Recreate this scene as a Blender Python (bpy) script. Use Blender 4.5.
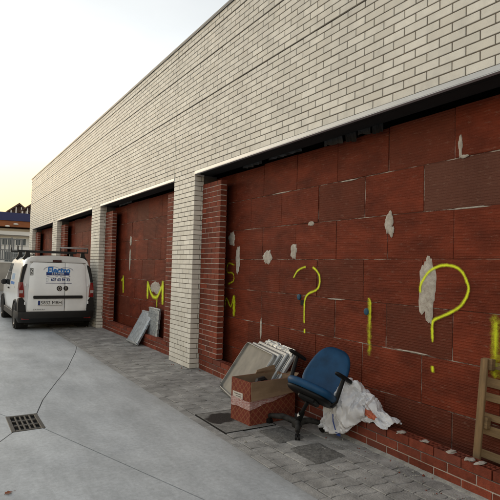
import bpy, bmesh, math, random
from mathutils import Matrix, Vector, Euler, noise
random.seed(7)
R = math.radians
scene = bpy.context.scene
COL = scene.collection
for o in list(bpy.data.objects): bpy.data.objects.remove(o)

# ------------------------------------------------------------------ camera
H = 1.638
cam_d = bpy.data.cameras.new('camera'); cam = bpy.data.objects.new('camera', cam_d); COL.objects.link(cam)
yaw, pit, rol = R(31.443), R(2.069), R(-1.515)
fwd = Vector((math.sin(yaw)*math.cos(pit), math.cos(yaw)*math.cos(pit), math.sin(pit)))
rgt = Vector((math.cos(yaw), -math.sin(yaw), 0)); upv = rgt.cross(fwd)
r2 = rgt*math.cos(rol) - upv*math.sin(rol); u2 = upv*math.cos(rol) + rgt*math.sin(rol)
M = Matrix((r2, u2, -fwd)).transposed().to_4x4(); M.translation = (0, 0, H)
cam.matrix_world = M
FPX = 503.694
cam_d.sensor_width = 36; cam_d.lens = 36*FPX/500; cam_d.clip_end = 2000; cam_d.clip_start = 0.05
scene.camera = cam

# ------------------------------------------------------------------ sky, sun, exposure
SUN_EL, SUN_AZ = R(9), R(-22)          # azimuth from +y, positive towards +x
world = bpy.data.worlds.new('World'); scene.world = world; world.use_nodes = True
nt = world.node_tree; N = nt.nodes; Lk = nt.links; N.clear()
def wn(t, **k):
    n = N.new(t)
    for a, b in k.items(): setattr(n, a, b)
    return n
sky = wn('ShaderNodeTexSky', sky_type='NISHITA', sun_disc=False, sun_elevation=SUN_EL, sun_rotation=SUN_AZ, altitude=600, air_density=1.0, dust_density=2.5, ozone_density=1.0)
tc = wn('ShaderNodeTexCoord'); sep = wn('ShaderNodeSeparateXYZ'); Lk.new(tc.outputs['Generated'], sep.inputs[0])
# thin high cloud: pale veil, white over the sunset side and yellow at its foot
ramp = wn('ShaderNodeValToRGB'); Lk.new(sep.outputs['Z'], ramp.inputs[0])
el = ramp.color_ramp.elements
el[0].position = 0.0; el[0].color = (1.0, .50, .16, 1)
el[1].position = 1.0; el[1].color = (.55, .545, .52, 1)
for p, c in ((.09, (.95, .58, .16, 1)), (.15, (.98, .80, .38, 1)), (.215, (.98, .93, .74, 1)), (.30, (.93, .945, .92, 1)), (.45, (.81, .81, .775, 1)), (.65, (.69, .69, .665, 1))):
    e = el.new(p); e.color = c
nz = wn('ShaderNodeTexNoise'); nz.inputs['Scale'].default_value = 2.2; nz.inputs['Detail'].default_value = 5
mp = wn('ShaderNodeMapping'); mp.inputs['Scale'].default_value = (1, 1, 3); Lk.new(tc.outputs['Generated'], mp.inputs[0]); Lk.new(mp.outputs[0], nz.inputs[0])
mr = wn('ShaderNodeMapRange'); Lk.new(nz.outputs[0], mr.inputs[0]); mr.inputs[1].default_value = .25; mr.inputs[2].default_value = .75; mr.inputs[3].default_value = .88; mr.inputs[4].default_value = 1.08
mul = wn('ShaderNodeMix', data_type='RGBA', blend_type='MULTIPLY'); mul.inputs[0].default_value = 1
Lk.new(ramp.outputs[0], mul.inputs[6]); Lk.new(mr.outputs[0], mul.inputs[7])
bg1 = wn('ShaderNodeBackground'); bg1.inputs[1].default_value = 0.05; Lk.new(sky.outputs[0], bg1.inputs[0])
bg2 = wn('ShaderNodeBackground'); bg2.inputs[1].default_value = 0.72; Lk.new(mul.outputs[2], bg2.inputs[0])
add = wn('ShaderNodeAddShader'); out = wn('ShaderNodeOutputWorld')
Lk.new(bg1.outputs[0], add.inputs[0]); Lk.new(bg2.outputs[0], add.inputs[1]); Lk.new(add.outputs[0], out.inputs[0])
sd = bpy.data.lights.new('sun', 'SUN'); sd.energy = 0.5; sd.angle = R(25); sd.color = (1, .86, .68)
so = bpy.data.objects.new('sun', sd); COL.objects.link(so)
sdir = Vector((math.sin(SUN_AZ)*math.cos(SUN_EL), math.cos(SUN_AZ)*math.cos(SUN_EL), math.sin(SUN_EL)))
so.rotation_euler = sdir.to_track_quat('Z', 'Y').to_euler(); so.location = sdir*40
vs = scene.view_settings; vs.view_transform = 'Standard'; vs.look = 'None'; vs.gamma = 1; vs.exposure = 0.5; vs.use_curve_mapping = False
scene.render.resolution_x = scene.render.resolution_y = 1024

# ------------------------------------------------------------------ helpers
WM = {}
def tag(o, label=None, cat=None, group=None, kind=None):
    if label: o['label'] = label
    if cat: o['category'] = cat
    if group: o['group'] = group
    if kind: o['kind'] = kind
    return o
def place(o, parent=None, mw=None):
    """link o at world matrix mw under parent (parents are tracked so no depsgraph update is needed)"""
    COL.objects.link(o); mw = mw or Matrix()
    if parent is not None:
        o.parent = parent; o.matrix_parent_inverse = WM[parent].inverted()
    o.matrix_basis = mw; WM[o] = mw
    return o
def thing(name, loc, label, cat, group=None):
    o = bpy.data.objects.new(name, None); o.empty_display_size = .1
    place(o, None, Matrix.Translation(loc)); return tag(o, label, cat, group)
def obj(name, me, mat=None, parent=None, mw=None):
    if mat is not None and not me.materials: me.materials.append(mat)
    return place(bpy.data.objects.new(name, me), parent, mw)
def smooth(me, ang=None):
    me.polygons.foreach_set('use_smooth', [True]*len(me.polygons))
    if ang is not None: me.set_sharp_from_angle(angle=R(ang))
    return me
class MB:
    def __init__(s): s.v = []; s.f = []
    def add(s, vs, fs):
        b = len(s.v); s.v += [tuple(v) for v in vs]; s.f += [tuple(i+b for i in f) for f in fs]; return s
    def box(s, lo, hi, bev=0.0):
        c = [(a+b)/2 for a, b in zip(lo, hi)]; h = [(b-a)/2 for a, b in zip(lo, hi)]
        if bev <= 0:
            vs = [(c[0]+h[0]*x, c[1]+h[1]*y, c[2]+h[2]*z) for x in (-1, 1) for y in (-1, 1) for z in (-1, 1)]
            return s.add(vs, [(0,1,3,2),(4,6,7,5),(0,4,5,1),(2,3,7,6),(0,2,6,4),(1,5,7,3)])
        b = min(bev, min(h)*.9)
        return s.add([tuple(c[i]+sg[i]*(h[i]-(0 if mk[i] else b)) for i in range(3)) for sg, mk in BEVV], BEVF)
    def tube(s, pts, r, n=8, cap=True):
        pts = [Vector(p) for p in pts]; rr = r if isinstance(r, (list, tuple)) else [r]*len(pts)
        rings = []; prev = None
        for i, p in enumerate(pts):
            d = (pts[min(i+1, len(pts)-1)] - pts[max(i-1, 0)]).normalized()
            if prev is None: a = d.orthogonal().normalized()
            else: a = (prev - d*prev.dot(d)).normalized()
            prev = a; b = d.cross(a)
            rings.append([p + (a*math.cos(t) + b*math.sin(t))*rr[i] for t in [2*math.pi*k/n for k in range(n)]])
        vs = [v for q in rings for v in q]
        fs = [(i*n+k, i*n+(k+1) % n, (i+1)*n+(k+1) % n, (i+1)*n+k) for i in range(len(pts)-1) for k in range(n)]
        if cap: fs += [tuple(range(n-1, -1, -1)), tuple((len(pts)-1)*n+k for k in range(n))]
        return s.add(vs, fs)
    def prism(s, poly, fa, fb):
        """poly: list of 2d points; fa/fb map a 2d point to the two 3d ends"""
        n = len(poly); vs = [fa(p) for p in poly] + [fb(p) for p in poly]
        return s.add(vs, [tuple(range(n-1, -1, -1)), tuple(range(n, 2*n))] + [(i, (i+1) % n, n+(i+1) % n, n+i) for i in range(n)])
    def mesh(s, name='mesh', fix=False):
        me = bpy.data.meshes.new(name); me.from_pydata(s.v, [], s.f); me.update()
        if fix:
            bm = bmesh.new(); bm.from_mesh(me); bmesh.ops.recalc_face_normals(bm, faces=bm.faces); bm.to_mesh(me); bm.free()
        return me
def _bev():
    bm = bmesh.new(); bmesh.ops.create_cube(bm, size=2)
    bmesh.ops.bevel(bm, geom=list(bm.edges), offset=.2, segments=1, affect='EDGES', profile=.5)
    bm.verts.ensure_lookup_table(); bm.verts.index_update()
    V = [(tuple(1 if c > 0 else -1 for c in v.co), tuple(abs(c) > .9 for c in v.co)) for v in bm.verts]
    F = [tuple(v.index for v in f.verts) for f in bm.faces]; bm.free(); return V, F
BEVV, BEVF = _bev()
_cache = {}
def box_mesh(dx, dy, dz, bev, mat, name='piece'):
    k = (round(dx, 3), round(dy, 3), round(dz, 3), bev, mat.name)
    if k not in _cache:
        me = MB().box((-dx/2, -dy/2, -dz/2), (dx/2, dy/2, dz/2), bev).mesh(name); me.materials.append(mat); _cache[k] = me
    return _cache[k]
def ring_rrect(w, h, r, n=5):
    pts = []
    for cx, cy, a0 in ((w-r, r, -90), (w-r, h-r, 0), (r, h-r, 90), (r, r, 180)):
        for i in range(n+1):
            a = R(a0 + 90*i/n); pts.append((cx+r*math.cos(a), cy+r*math.sin(a)))
    return pts
def frame_mesh(w, h, r, rim, t, inset=.3):
    """picture-frame ring, local x width, y height, z thickness"""
    n = 5; A = ring_rrect(w, h, r, n); r2_ = max(r-rim, .004)
    B = [(x+rim, y+rim) for x, y in ring_rrect(w-2*rim, h-2*rim, r2_, n)]
    e = t*inset; k = len(A); m = MB()
    A2 = [(x+(w/2-x)*e/w*2, y+(h/2-y)*e/h*2) for x, y in A]
    vs = [(x, y, 0) for x, y in A] + [(x, y, t-e) for x, y in A] + [(x, y, t) for x, y in A2] + [(x, y, t) for x, y in B] + [(x, y, t*.35) for x, y in B] + [(x, y, 0) for x, y in B]
    fs = []
    for L in range(6):
        for i in range(k):
            j = (i+1) % k; fs.append((L*k+i, L*k+j, ((L+1) % 6)*k+j, ((L+1) % 6)*k+i))
    return m.add(vs, fs).mesh('frame', True)
def to_px(P):
    d = Vector(P) - Vector((0, 0, H)); z = d.dot(fwd)
    if z <= .1: return None
    return 250+FPX*d.dot(r2)/z, 250-FPX*d.dot(u2)/z, z
def in_frame(P, m=4):
    q = to_px(P); return q is not None and -m < q[0] < 500+m and -m < q[1] < 500+m

# ------------------------------------------------------------------ materials
def s2l(c): return tuple(((v/255)/12.92 if v/255 <= .04045 else (((v/255)+.055)/1.055)**2.4) for v in c)
def mat(name, col, rough=.7, metal=0.0, var=.0, nscale=6.0, bump=0.0, bscale=60.0, rnd=0.0, col2=None, spec=.4, coat=0.0, stretch=None, detail=5, rndhue=None, big=0.0, hueat=.55):
    """principled with noise-mixed colour, per-piece random value and fine bump"""
    m = bpy.data.materials.new(name); m.use_nodes = True; t = m.node_tree; n = t.nodes; l = t.links
    b = n['Principled BSDF']; b.inputs['Roughness'].default_value = rough; b.inputs['Metallic'].default_value = metal
    b.inputs['Specular IOR Level'].default_value = spec; b.inputs['Coat Weight'].default_value = coat
    b.inputs['Base Color'].default_value = (*col, 1)
    tc = n.new('ShaderNodeTexCoord'); src = tc.outputs['Object']
    geo = n.new('ShaderNodeNewGeometry')
    src = geo.outputs['Position']
    if stretch:
        mp = n.new('ShaderNodeMapping'); mp.inputs['Scale'].default_value = stretch; l.new(src, mp.inputs[0]); src = mp.outputs[0]
    cur = None
    if var or col2:
        nz = n.new('ShaderNodeTexNoise'); nz.inputs['Scale'].default_value = nscale; nz.inputs['Detail'].default_value = detail; nz.inputs['Roughness'].default_value = .62; l.new(src, nz.inputs[0])
        rp = n.new('ShaderNodeValToRGB'); l.new(nz.outputs[0], rp.inputs[0])
        c2 = col2 or tuple(c*(1-var) for c in col); c1 = col if col2 else tuple(min(1, c*(1+var)) for c in col)
        rp.color_ramp.elements[0].position = .32; rp.color_ramp.elements[1].position = .68
        rp.color_ramp.elements[0].color = (*c2, 1); rp.color_ramp.elements[1].color = (*c1, 1); cur = rp.outputs[0]
    if rnd:
        oi = n.new('ShaderNodeObjectInfo')
        ad = n.new('ShaderNodeMath'); ad.operation = 'ADD'; l.new(oi.outputs['Random'], ad.inputs[0]); l.new(geo.outputs['Random Per Island'], ad.inputs[1])
        fr = n.new('ShaderNodeMath'); fr.operation = 'FRACT'; l.new(ad.outputs[0], fr.inputs[0])
        mr = n.new('ShaderNodeMapRange'); mr.inputs[3].default_value = 1-rnd; mr.inputs[4].default_value = 1+rnd; l.new(fr.outputs[0], mr.inputs[0])
        mx = n.new('ShaderNodeMix'); mx.data_type = 'RGBA'; mx.blend_type = 'MULTIPLY'; mx.inputs[0].default_value = 1
        if cur: l.new(cur, mx.inputs[6])
        else: mx.inputs[6].default_value = (*col, 1)
        l.new(mr.outputs[0], mx.inputs[7]); cur = mx.outputs[2]
        if rndhue:
            f2 = n.new('ShaderNodeMath'); f2.operation = 'MULTIPLY'; f2.inputs[1].default_value = 7.31; l.new(fr.outputs[0], f2.inputs[0])
            f3 = n.new('ShaderNodeMath'); f3.operation = 'FRACT'; l.new(f2.outputs[0], f3.inputs[0])
            f4 = n.new('ShaderNodeMapRange'); f4.inputs[1].default_value = hueat; f4.inputs[2].default_value = 1; f4.inputs[4].default_value = .8; l.new(f3.outputs[0], f4.inputs[0])
            m2 = n.new('ShaderNodeMix'); m2.data_type = 'RGBA'; l.new(f4.outputs[0], m2.inputs[0]); l.new(cur, m2.inputs[6]); m2.inputs[7].default_value = (*rndhue, 1); cur = m2.outputs[2]
    if big and cur:
        n5 = n.new('ShaderNodeTexNoise'); n5.inputs['Scale'].default_value = .9; n5.inputs['Detail'].default_value = 7; n5.inputs['Roughness'].default_value = .65
        m5 = n.new('ShaderNodeMapping'); m5.inputs['Scale'].default_value = (1, 2.2, .7); l.new(geo.outputs['Position'], m5.inputs[0]); l.new(m5.outputs[0], n5.inputs[0])
        q5 = n.new('ShaderNodeMapRange'); q5.inputs[1].default_value = .3; q5.inputs[2].default_value = .7; q5.inputs[3].default_value = 1-big; q5.inputs[4].default_value = 1+big*.6; l.new(n5.outputs[0], q5.inputs[0])
        x5 = n.new('ShaderNodeMix'); x5.data_type = 'RGBA'; x5.blend_type = 'MULTIPLY'; x5.inputs[0].default_value = 1; l.new(cur, x5.inputs[6]); l.new(q5.outputs[0], x5.inputs[7]); cur = x5.outputs[2]
    if cur: l.new(cur, b.inputs['Base Color'])
    if bump:
        n2 = n.new('ShaderNodeTexNoise'); n2.inputs['Scale'].default_value = bscale; n2.inputs['Detail'].default_value = 6; l.new(src, n2.inputs[0])
        bp = n.new('ShaderNodeBump'); bp.inputs['Strength'].default_value = min(1, bump); bp.inputs['Distance'].default_value = .006*max(1, bump); l.new(n2.outputs[0], bp.inputs['Height']); l.new(bp.outputs[0], b.inputs['Normal'])
    m['_c'] = 1
    return m
def nodes(m): return m.node_tree.nodes, m.node_tree.links, m.node_tree.nodes['Principled BSDF']

m_brick = mat('cream_facing_brick', (.655, .642, .588), .55, var=.10, nscale=7, bump=.35, bscale=140, rnd=.09, rndhue=(.59, .57, .51), detail=9, big=.11)
m_mortar = mat('brown_mortar', (.185, .158, .13), .95, var=.25, nscale=15, bump=.6, bscale=200)
m_dark = mat('dark_gap_shade', (.008, .0075, .007), .95, var=.3)  # near-black painted in as the shade of gaps, grooves and the lintel soffit
m_red = mat('red_brick', (.175, .040, .022), .8, spec=.2, var=.28, nscale=16, bump=.6, bscale=110, rnd=.28, rndhue=(.13, .042, .03), detail=8, big=.18)
m_redm = mat('grey_red_mortar', (.46, .42, .385), .95, col2=(.30, .21, .17), nscale=7, bump=.6, bscale=90)
m_strip = mat('white_painted_metal', (.44, .46, .48), .4, .3, var=.06, nscale=4)
m_conc_in = mat('rough_soffit_concrete', (.13, .125, .12), .9, var=.3, nscale=3, bump=.5)
m_patch = mat('pale_mortar_smear', (.50, .475, .43), .95, col2=(.30, .265, .23), nscale=22, bump=.8, bscale=150)
m_cap = mat('grey_coping_metal', (.20, .20, .195), .5, .4, var=.1)

def block_material():
    m = mat('fluted_red_block', (.132, .0245, .0105), .75, var=.34, nscale=3.5, rnd=.13, rndhue=(.098, .027, .015), hueat=.75, stretch=(1, .7, 1.8), spec=.15, detail=9, big=.15)
    n, l, b = nodes(m)
    geo = n.new('ShaderNodeNewGeometry'); sp = n.new('ShaderNodeSeparateXYZ'); l.new(geo.outputs['Position'], sp.inputs[0])
    # fine horizontal flutes, slightly wavering
    nz = n.new('ShaderNodeTexNoise'); nz.inputs['Scale'].default_value = 2.5; l.new(geo.outputs['Position'], nz.inputs[0])
    a = n.new('ShaderNodeMath'); a.operation = 'MULTIPLY_ADD'; l.new(nz.outputs[0], a.inputs[0]); a.inputs[1].default_value = .02; l.new(sp.outputs['Z'], a.inputs[2])
    f = n.new('ShaderNodeMath'); f.operation = 'MULTIPLY'; l.new(a.outputs[0], f.inputs[0]); f.inputs[1].default_value = 2*math.pi/.026
    s = n.new('ShaderNodeMath'); s.operation = 'SINE'; l.new(f.outputs[0], s.inputs[0])
    p = n.new('ShaderNodeMath'); p.operation = 'SMOOTH_MAX'; p.inputs[1].default_value = .3; p.inputs[2].default_value = .5; l.new(s.outputs[0], p.inputs[0])
    n3 = n.new('ShaderNodeTexNoise'); n3.inputs['Scale'].default_value = 70; n3.inputs['Detail'].default_value = 6; l.new(geo.outputs['Position'], n3.inputs[0])
    ad = n.new('ShaderNodeMath'); ad.operation = 'MULTIPLY_ADD'; l.new(n3.outputs[0], ad.inputs[0]); ad.inputs[1].default_value = 1.6; l.new(p.outputs[0], ad.inputs[2])
    bp = n.new('ShaderNodeBump'); bp.inputs['Strength'].default_value = .8; bp.inputs['Distance'].default_value = .0045; l.new(ad.outputs[0], bp.inputs['Height']); l.new(bp.outputs[0], b.inputs['Normal'])
    # scattered pale scuffs and dust
    n4 = n.new('ShaderNodeTexNoise'); n4.inputs['Scale'].default_value = 26; n4.inputs['Detail'].default_value = 8; n4.inputs['Roughness'].default_value = .75
    mp = n.new('ShaderNodeMapping'); mp.inputs['Scale'].default_value = (1, .45, 1.7); l.new(geo.outputs['Position'], mp.inputs[0]); l.new(mp.outputs[0], n4.inputs[0])
    rp = n.new('ShaderNodeValToRGB'); l.new(n4.outputs[0], rp.inputs[0]); rp.color_ramp.elements[0].position = .57; rp.color_ramp.elements[1].position = .74
    rp.color_ramp.elements[1].color = (.55, .55, .55, 1)
    src = b.inputs['Base Color'].links[0].from_socket
    mx = n.new('ShaderNodeMix'); mx.data_type = 'RGBA'; l.new(rp.outputs[0], mx.inputs[0]); l.new(src, mx.inputs[6]); mx.inputs[7].default_value = (.26, .17, .13, 1); l.new(mx.outputs[2], b.inputs['Base Color'])
    return m
m_block = block_material()
m_block_grey = block_material(); m_block_grey.name = 'greyish_red_block'
for _n in m_block_grey.node_tree.nodes:
    if _n.type == 'VALTORGB' and _n.color_ramp.elements[1].color[0] < .5 and _n.color_ramp.elements[0].color[0] > .01:
        _n.color_ramp.elements[0].color = (.11, .05, .036, 1); _n.color_ramp.elements[1].color = (.16, .075, .055, 1)
def joint_material():
    m = mat('block_joint_mortar', (.48, .44, .40), .95, bump=.6, bscale=90)
    n, l, b = nodes(m); geo = n.new('ShaderNodeNewGeometry')
    nz = n.new('ShaderNodeTexNoise'); nz.inputs['Scale'].default_value = 3.4; nz.inputs['Detail'].default_value = 7; nz.inputs['Roughness'].default_value = .7; l.new(geo.outputs['Position'], nz.inputs[0])
    rp = n.new('ShaderNodeValToRGB'); l.new(nz.outputs[0], rp.inputs[0]); e = rp.color_ramp.elements
    e[0].position = .48; e[0].color = (.075, .022, .012, 1); e[1].position = .64; e[1].color = (.46, .42, .37, 1)
    l.new(rp.outputs[0], b.inputs['Base Color']); return m
m_joint = joint_material()

def concrete_material():
    m = mat('trowelled_concrete', (.33, .345, .355), .5, bump=.22, bscale=260, spec=.35)
    n, l, b = nodes(m); geo = n.new('ShaderNodeNewGeometry'); pos = geo.outputs['Position']
    def nzn(sc, det, ro, st=None):
        q = n.new('ShaderNodeTexNoise'); q.inputs['Scale'].default_value = sc; q.inputs['Detail'].default_value = det; q.inputs['Roughness'].default_value = ro
        if st:
            mp = n.new('ShaderNodeMapping'); mp.inputs['Scale'].default_value = st; mp.inputs['Rotation'].default_value = (0, 0, .5); l.new(pos, mp.inputs[0]); l.new(mp.outputs[0], q.inputs[0])
        else: l.new(pos, q.inputs[0])
        return q
    a = nzn(.55, 8, .62); c = nzn(2.3, 8, .7, (1, .4, 1)); d = nzn(26, 6, .75)
    rp = n.new('ShaderNodeValToRGB'); l.new(a.outputs[0], rp.inputs[0]); e = rp.color_ramp.elements
    e[0].position = .34; e[0].color = (.42, .442, .46, 1); e[1].position = .66; e[1].color = (.555, .578, .592, 1)
    r2_ = n.new('ShaderNodeMapRange'); l.new(c.outputs[0], r2_.inputs[0]); r2_.inputs[1].default_value = .3; r2_.inputs[2].default_value = .7; r2_.inputs[3].default_value = .74; r2_.inputs[4].default_value = 1.15
    r3 = n.new('ShaderNodeMapRange'); l.new(d.outputs[0], r3.inputs[0]); r3.inputs[1].default_value = .3; r3.inputs[2].default_value = .7; r3.inputs[3].default_value = .80; r3.inputs[4].default_value = 1.14
    k = n.new('ShaderNodeMath'); k.operation = 'MULTIPLY'; l.new(r2_.outputs[0], k.inputs[0]); l.new(r3.outputs[0], k.inputs[1])
    mx = n.new('ShaderNodeMix'); mx.data_type = 'RGBA'; mx.blend_type = 'MULTIPLY'; mx.inputs[0].default_value = 1; l.new(rp.outputs[0], mx.inputs[6]); l.new(k.outputs[0], mx.inputs[7])
    st = nzn(1.3, 9, .72, (1.6, .16, 1)); rs = n.new('ShaderNodeMapRange'); l.new(st.outputs[0], rs.inputs[0]); rs.inputs[1].default_value = .35; rs.inputs[2].default_value = .7; rs.inputs[3].default_value = 1.07; rs.inputs[4].default_value = .82
    gr = nzn(110, 3, .6); rg = n.new('ShaderNodeMapRange'); l.new(gr.outputs[0], rg.inputs[0]); rg.inputs[1].default_value = .62; rg.inputs[2].default_value = .72; rg.inputs[3].default_value = 1; rg.inputs[4].default_value = .55
    sp_ = nzn(3.2, 4, .6); rp2 = n.new('ShaderNodeMapRange'); l.new(sp_.outputs[0], rp2.inputs[0]); rp2.inputs[1].default_value = .69; rp2.inputs[2].default_value = .76; rp2.inputs[3].default_value = 1; rp2.inputs[4].default_value = .78
    cur = mx.outputs[2]
    for q in (rs, rg, rp2):
        m3 = n.new('ShaderNodeMix'); m3.data_type = 'RGBA'; m3.blend_type = 'MULTIPLY'; m3.inputs[0].default_value = 1; l.new(cur, m3.inputs[6]); l.new(q.outputs[0], m3.inputs[7]); cur = m3.outputs[2]
    # sandy dirt gathered along the paving line
    sx_ = n.new('ShaderNodeSeparateXYZ'); l.new(pos, sx_.inputs[0]); dn = nzn(2.2, 8, .7); ed = n.new('ShaderNodeMath'); ed.operation = 'MULTIPLY_ADD'; l.new(dn.outputs[0], ed.inputs[0]); ed.inputs[1].default_value = .45; l.new(sx_.outputs['X'], ed.inputs[2])
    er = n.new('ShaderNodeMapRange'); l.new(ed.outputs[0], er.inputs[0]); er.inputs[1].default_value = XP+.10; er.inputs[2].default_value = XP+.30; er.inputs[3].default_value = 0; er.inputs[4].default_value = .55
    m4 = n.new('ShaderNodeMix'); m4.data_type = 'RGBA'; l.new(er.outputs[0], m4.inputs[0]); l.new(cur, m4.inputs[6]); m4.inputs[7].default_value = (.24, .235, .22, 1)
    l.new(m4.outputs[2], b.inputs['Base Color'])
    r4 = n.new('ShaderNodeMapRange'); l.new(a.outputs[0], r4.inputs[0]); r4.inputs[1].default_value = .3; r4.inputs[2].default_value = .7; r4.inputs[3].default_value = .62; r4.inputs[4].default_value = .42; l.new(r4.outputs[0], b.inputs['Roughness'])
    return m
XP = 2.36
m_conc = concrete_material()
m_base = mat('dark_joint_sand', (.075, .071, .065), .95, var=.4, nscale=30)
m_paver = mat('dusty_grey_paver', (.285, .278, .265), .88, var=.34, nscale=5.5, bump=1.1, bscale=60, rnd=.13, detail=10, big=.28)
m_rough = mat('rough_dark_concrete_slab', (.125, .122, .115), .9, var=.4, nscale=22, bump=1.8, bscale=55, detail=8)
m_fillet = mat('spilled_mortar', (.33, .325, .30), .95, col2=(.20, .195, .18), nscale=14, bump=1.2, bscale=70)

# ------------------------------------------------------------------ ground
XF = 3.455                       # facade plane
XP = 2.36                        # concrete / paving line
def flat(name, poly, z, m, kind='structure', parent=None, th=None):
    b = MB()
    if th: b.prism(poly, lambda p: (p[0], p[1], z-th), lambda p: (p[0], p[1], z))
    else: b.add([(x, y, z) for x, y in poly], [tuple(range(len(poly)))])
    o = obj(name, b.mesh(name, bool(th)), m, parent)
    if kind: o['kind'] = kind
    return o
flat('ground', [(-400, -150), (400, -150), (400, 700), (-400, 700)], -.03, mat('ground_earth', (.16, .15, .135), .95, var=.2, nscale=.4))
road = flat('concrete_yard', [(-22, -8), (XP, -8), (XP, 31.2), (-22, 31.2)], -.022, m_base)
def shrink_poly(poly, d):
    n = len(poly); out = []
    A = sum(poly[i][0]*poly[(i+1) % n][1]-poly[(i+1) % n][0]*poly[i][1] for i in range(n)); sg = 1 if A > 0 else -1
    for i in range(n):
        p0, p1, p2 = Vector(poly[i-1]), Vector(poly[i]), Vector(poly[(i+1) % n])
        e1 = (p1-p0).normalized(); e2 = (p2-p1).normalized(); n1 = Vector((-e1.y, e1.x))*sg; n2 = Vector((-e2.y, e2.x))*sg
        b = (n1+n2); b = b/max(.35, b.length_squared)*2
        out.append(tuple(p1+b*d))
    return out
J1 = [(.95, 5.90), (1.1, 6.45), (1.22, 6.79), (1.44, 7.4), (1.74, 8.2), (1.98, 9.0), (2.2, 9.72), (XP, 10.36)]
J2 = [(.93, 5.36), (1.24, 4.44), (1.65, 3.22), (XP, 1.15)]
J3 = [(.65, 5.35), (.52, 5.12), (-1.4, 1.75), (-6.9, -8)]
J4 = [(.66, 5.92), (.60, 6.07), (-3.2, 15.4), (-9.6, 31.2)]
slabs = [J1 + J2[::-1], J2 + [(XP, -8)] + J3[::-1], [J3[0]] + J3[1:] + [(-22, -8), (-22, 31.2)] + J4[::-1], J4 + [(XP, 31.2)] + J1[::-1]]
for p in slabs:
    o = flat('concrete_slab', shrink_poly(p, .0055), 0, m_conc, None, road, th=.02)
# the slab pieces stop short of a strip of small concrete round the grate
gx0, gx1, gy0, gy1 = .655, .94, 5.365, 5.895

pav = flat('pavement', [(XP, -8), (3.9, -8), (3.9, 31.2), (XP, 31.2)], -.016, m_base)
LID = (2.47, 3.06, 4.40, 5.09)
PATCH = [(2.78, 3.10, 3.93, 4.33), (2.77, 3.13, 3.37, 3.78)]
def in_r(x, y, r, m=0): return r[0]-m < x < r[1]+m and r[2]-m < y < r[3]+m
pw, pl = .196, .158
cells = []
def wav(x, ph): return .009*math.sin(x/pw*2*math.pi+ph)
colx = [(XP+.004, XP+.102)] + [(XP+.106+i*pw, XP+.106+(i+1)*pw) for i in range(7)]
for ci, (xa, xb) in enumerate(colx):
    y = -8 + (pl/2 if ci % 2 else 0); 
    L_ = .31 if ci == 0 else pl
    while y < 31:
        cx, cy = (xa+xb)/2, y+L_/2
        if not (in_r(cx, cy, (LID[0]+.01+(xb-xa)/2, LID[1]-.01-(xb-xa)/2, LID[2]+.02+L_/2, LID[3]-.02-L_/2))) and not in_r(cx, cy, LID, -.06): cells.append((xa, xb, y, y+L_, ci))
        y += L_
def paver(b, c, org=(0, 0)):
    xa, xb, ya, yb, ci = c; g = .0028; n = 4 if ci else 1; bv = .0045
    zt = random.uniform(-.003, .0025); tl = random.uniform(-.004, .004)
    lo = []; hi = []
    for i in range(n+1):
        t = i/n; x = xa+g+(xb-xa-2*g)*t
        w = wav(x-xa, 0) if ci else 0
        lo.append((x, ya+g+w)); hi.append((x, yb-g+w))
    poly = lo + hi[::-1]; cx = sum(p[0] for p in poly)/len(poly); cy = sum(p[1] for p in poly)/len(poly)
    ins = []
    for x, y in poly:
        sx = -1 if x > cx else 1; sy = -1 if y > cy else 1
        ins.append((x + (bv*sx if abs(x-cx) > (xb-xa)*.4 else 0), y+bv*sy))
    k = len(poly); ox, oy = org
    zz = lambda x: zt+tl*(x-cx)/.1
    vs = [(x-ox, y-oy, -.02) for x, y in poly] + [(x-ox, y-oy, zz(x)-.0035) for x, y in poly] + [(x-ox, y-oy, zz(x)) for x, y in ins]
    fs = [(L*k+i, L*k+(i+1) % k, (L+1)*k+(i+1) % k, (L+1)*k+i) for L in (0, 1) for i in range(k)] + [tuple(range(2*k, 3*k))]
    b.add(vs, fs)
vis = [c for c in cells if in_frame(((c[0]+c[1])/2, (c[2]+c[3])/2, 0), 8) and c[0] < 3.5]
vis.sort(key=lambda c: to_px(((c[0]+c[1])/2, (c[2]+c[3])/2, 0))[2]); near = set(vis[:300])
rest = MB()
for c in cells:
    if c in near:
        org = ((c[0]+c[1])/2, (c[2]+c[3])/2); b = MB(); paver(b, c, org)
        obj('paver', b.mesh('paver'), m_paver, pav, Matrix.Translation((*org, 0)))
    else: paver(rest, c)
tag(obj('paver_field', rest.mesh('paver_field'), m_paver, pav), kind='stuff')
for p in PATCH:
    n = 12; b = MB(); vs = []; fs = []
    for j in range(n+1):
        for i in range(n+1):
            x = p[0]+(p[1]-p[0])*i/n; y = p[2]+(p[3]-p[2])*j/n
            ed = i in (0, n) or j in (0, n)
            vs.append((x, y, .0 if ed else .007+.006*noise.noise((x*40, y*40, 1))))
    fs = [(j*(n+1)+i, j*(n+1)+i+1, (j+1)*(n+1)+i+1, (j+1)*(n+1)+i) for j in range(n) for i in range(n)]
    obj('rough_slab', smooth(b.add(vs, fs).mesh('rough_slab')), m_rough, pav)
# mortar spilled along the foot of the low wall
P0_ = 7.4
def lowx(s): return 3.46 + (s-3.0)*.035
b = MB(); vs = []; fs = []; n = 150
for i in range(n+1):
    s = 1.0 + 3.6*i/n; w = .045+.03*noise.noise((s*6, 0, 0))+.012*noise.noise((s*25, 3, 0)); x = lowx(s)
    vs += [(x+.01, s, .020+.008*noise.noise((s*9, 5, 0))), (x-w*.5, s, .010+.004*noise.noise((s*30, 2, 1))), (x-w, s, -.004)]
for i in range(n): fs += [(3*i+k, 3*i+k+1, 3*i+4+k, 3*i+3+k) for k in (0, 1)]
obj('mortar_spill', smooth(b.add(vs, fs).mesh('mortar_spill')), m_fillet, pav)

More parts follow.
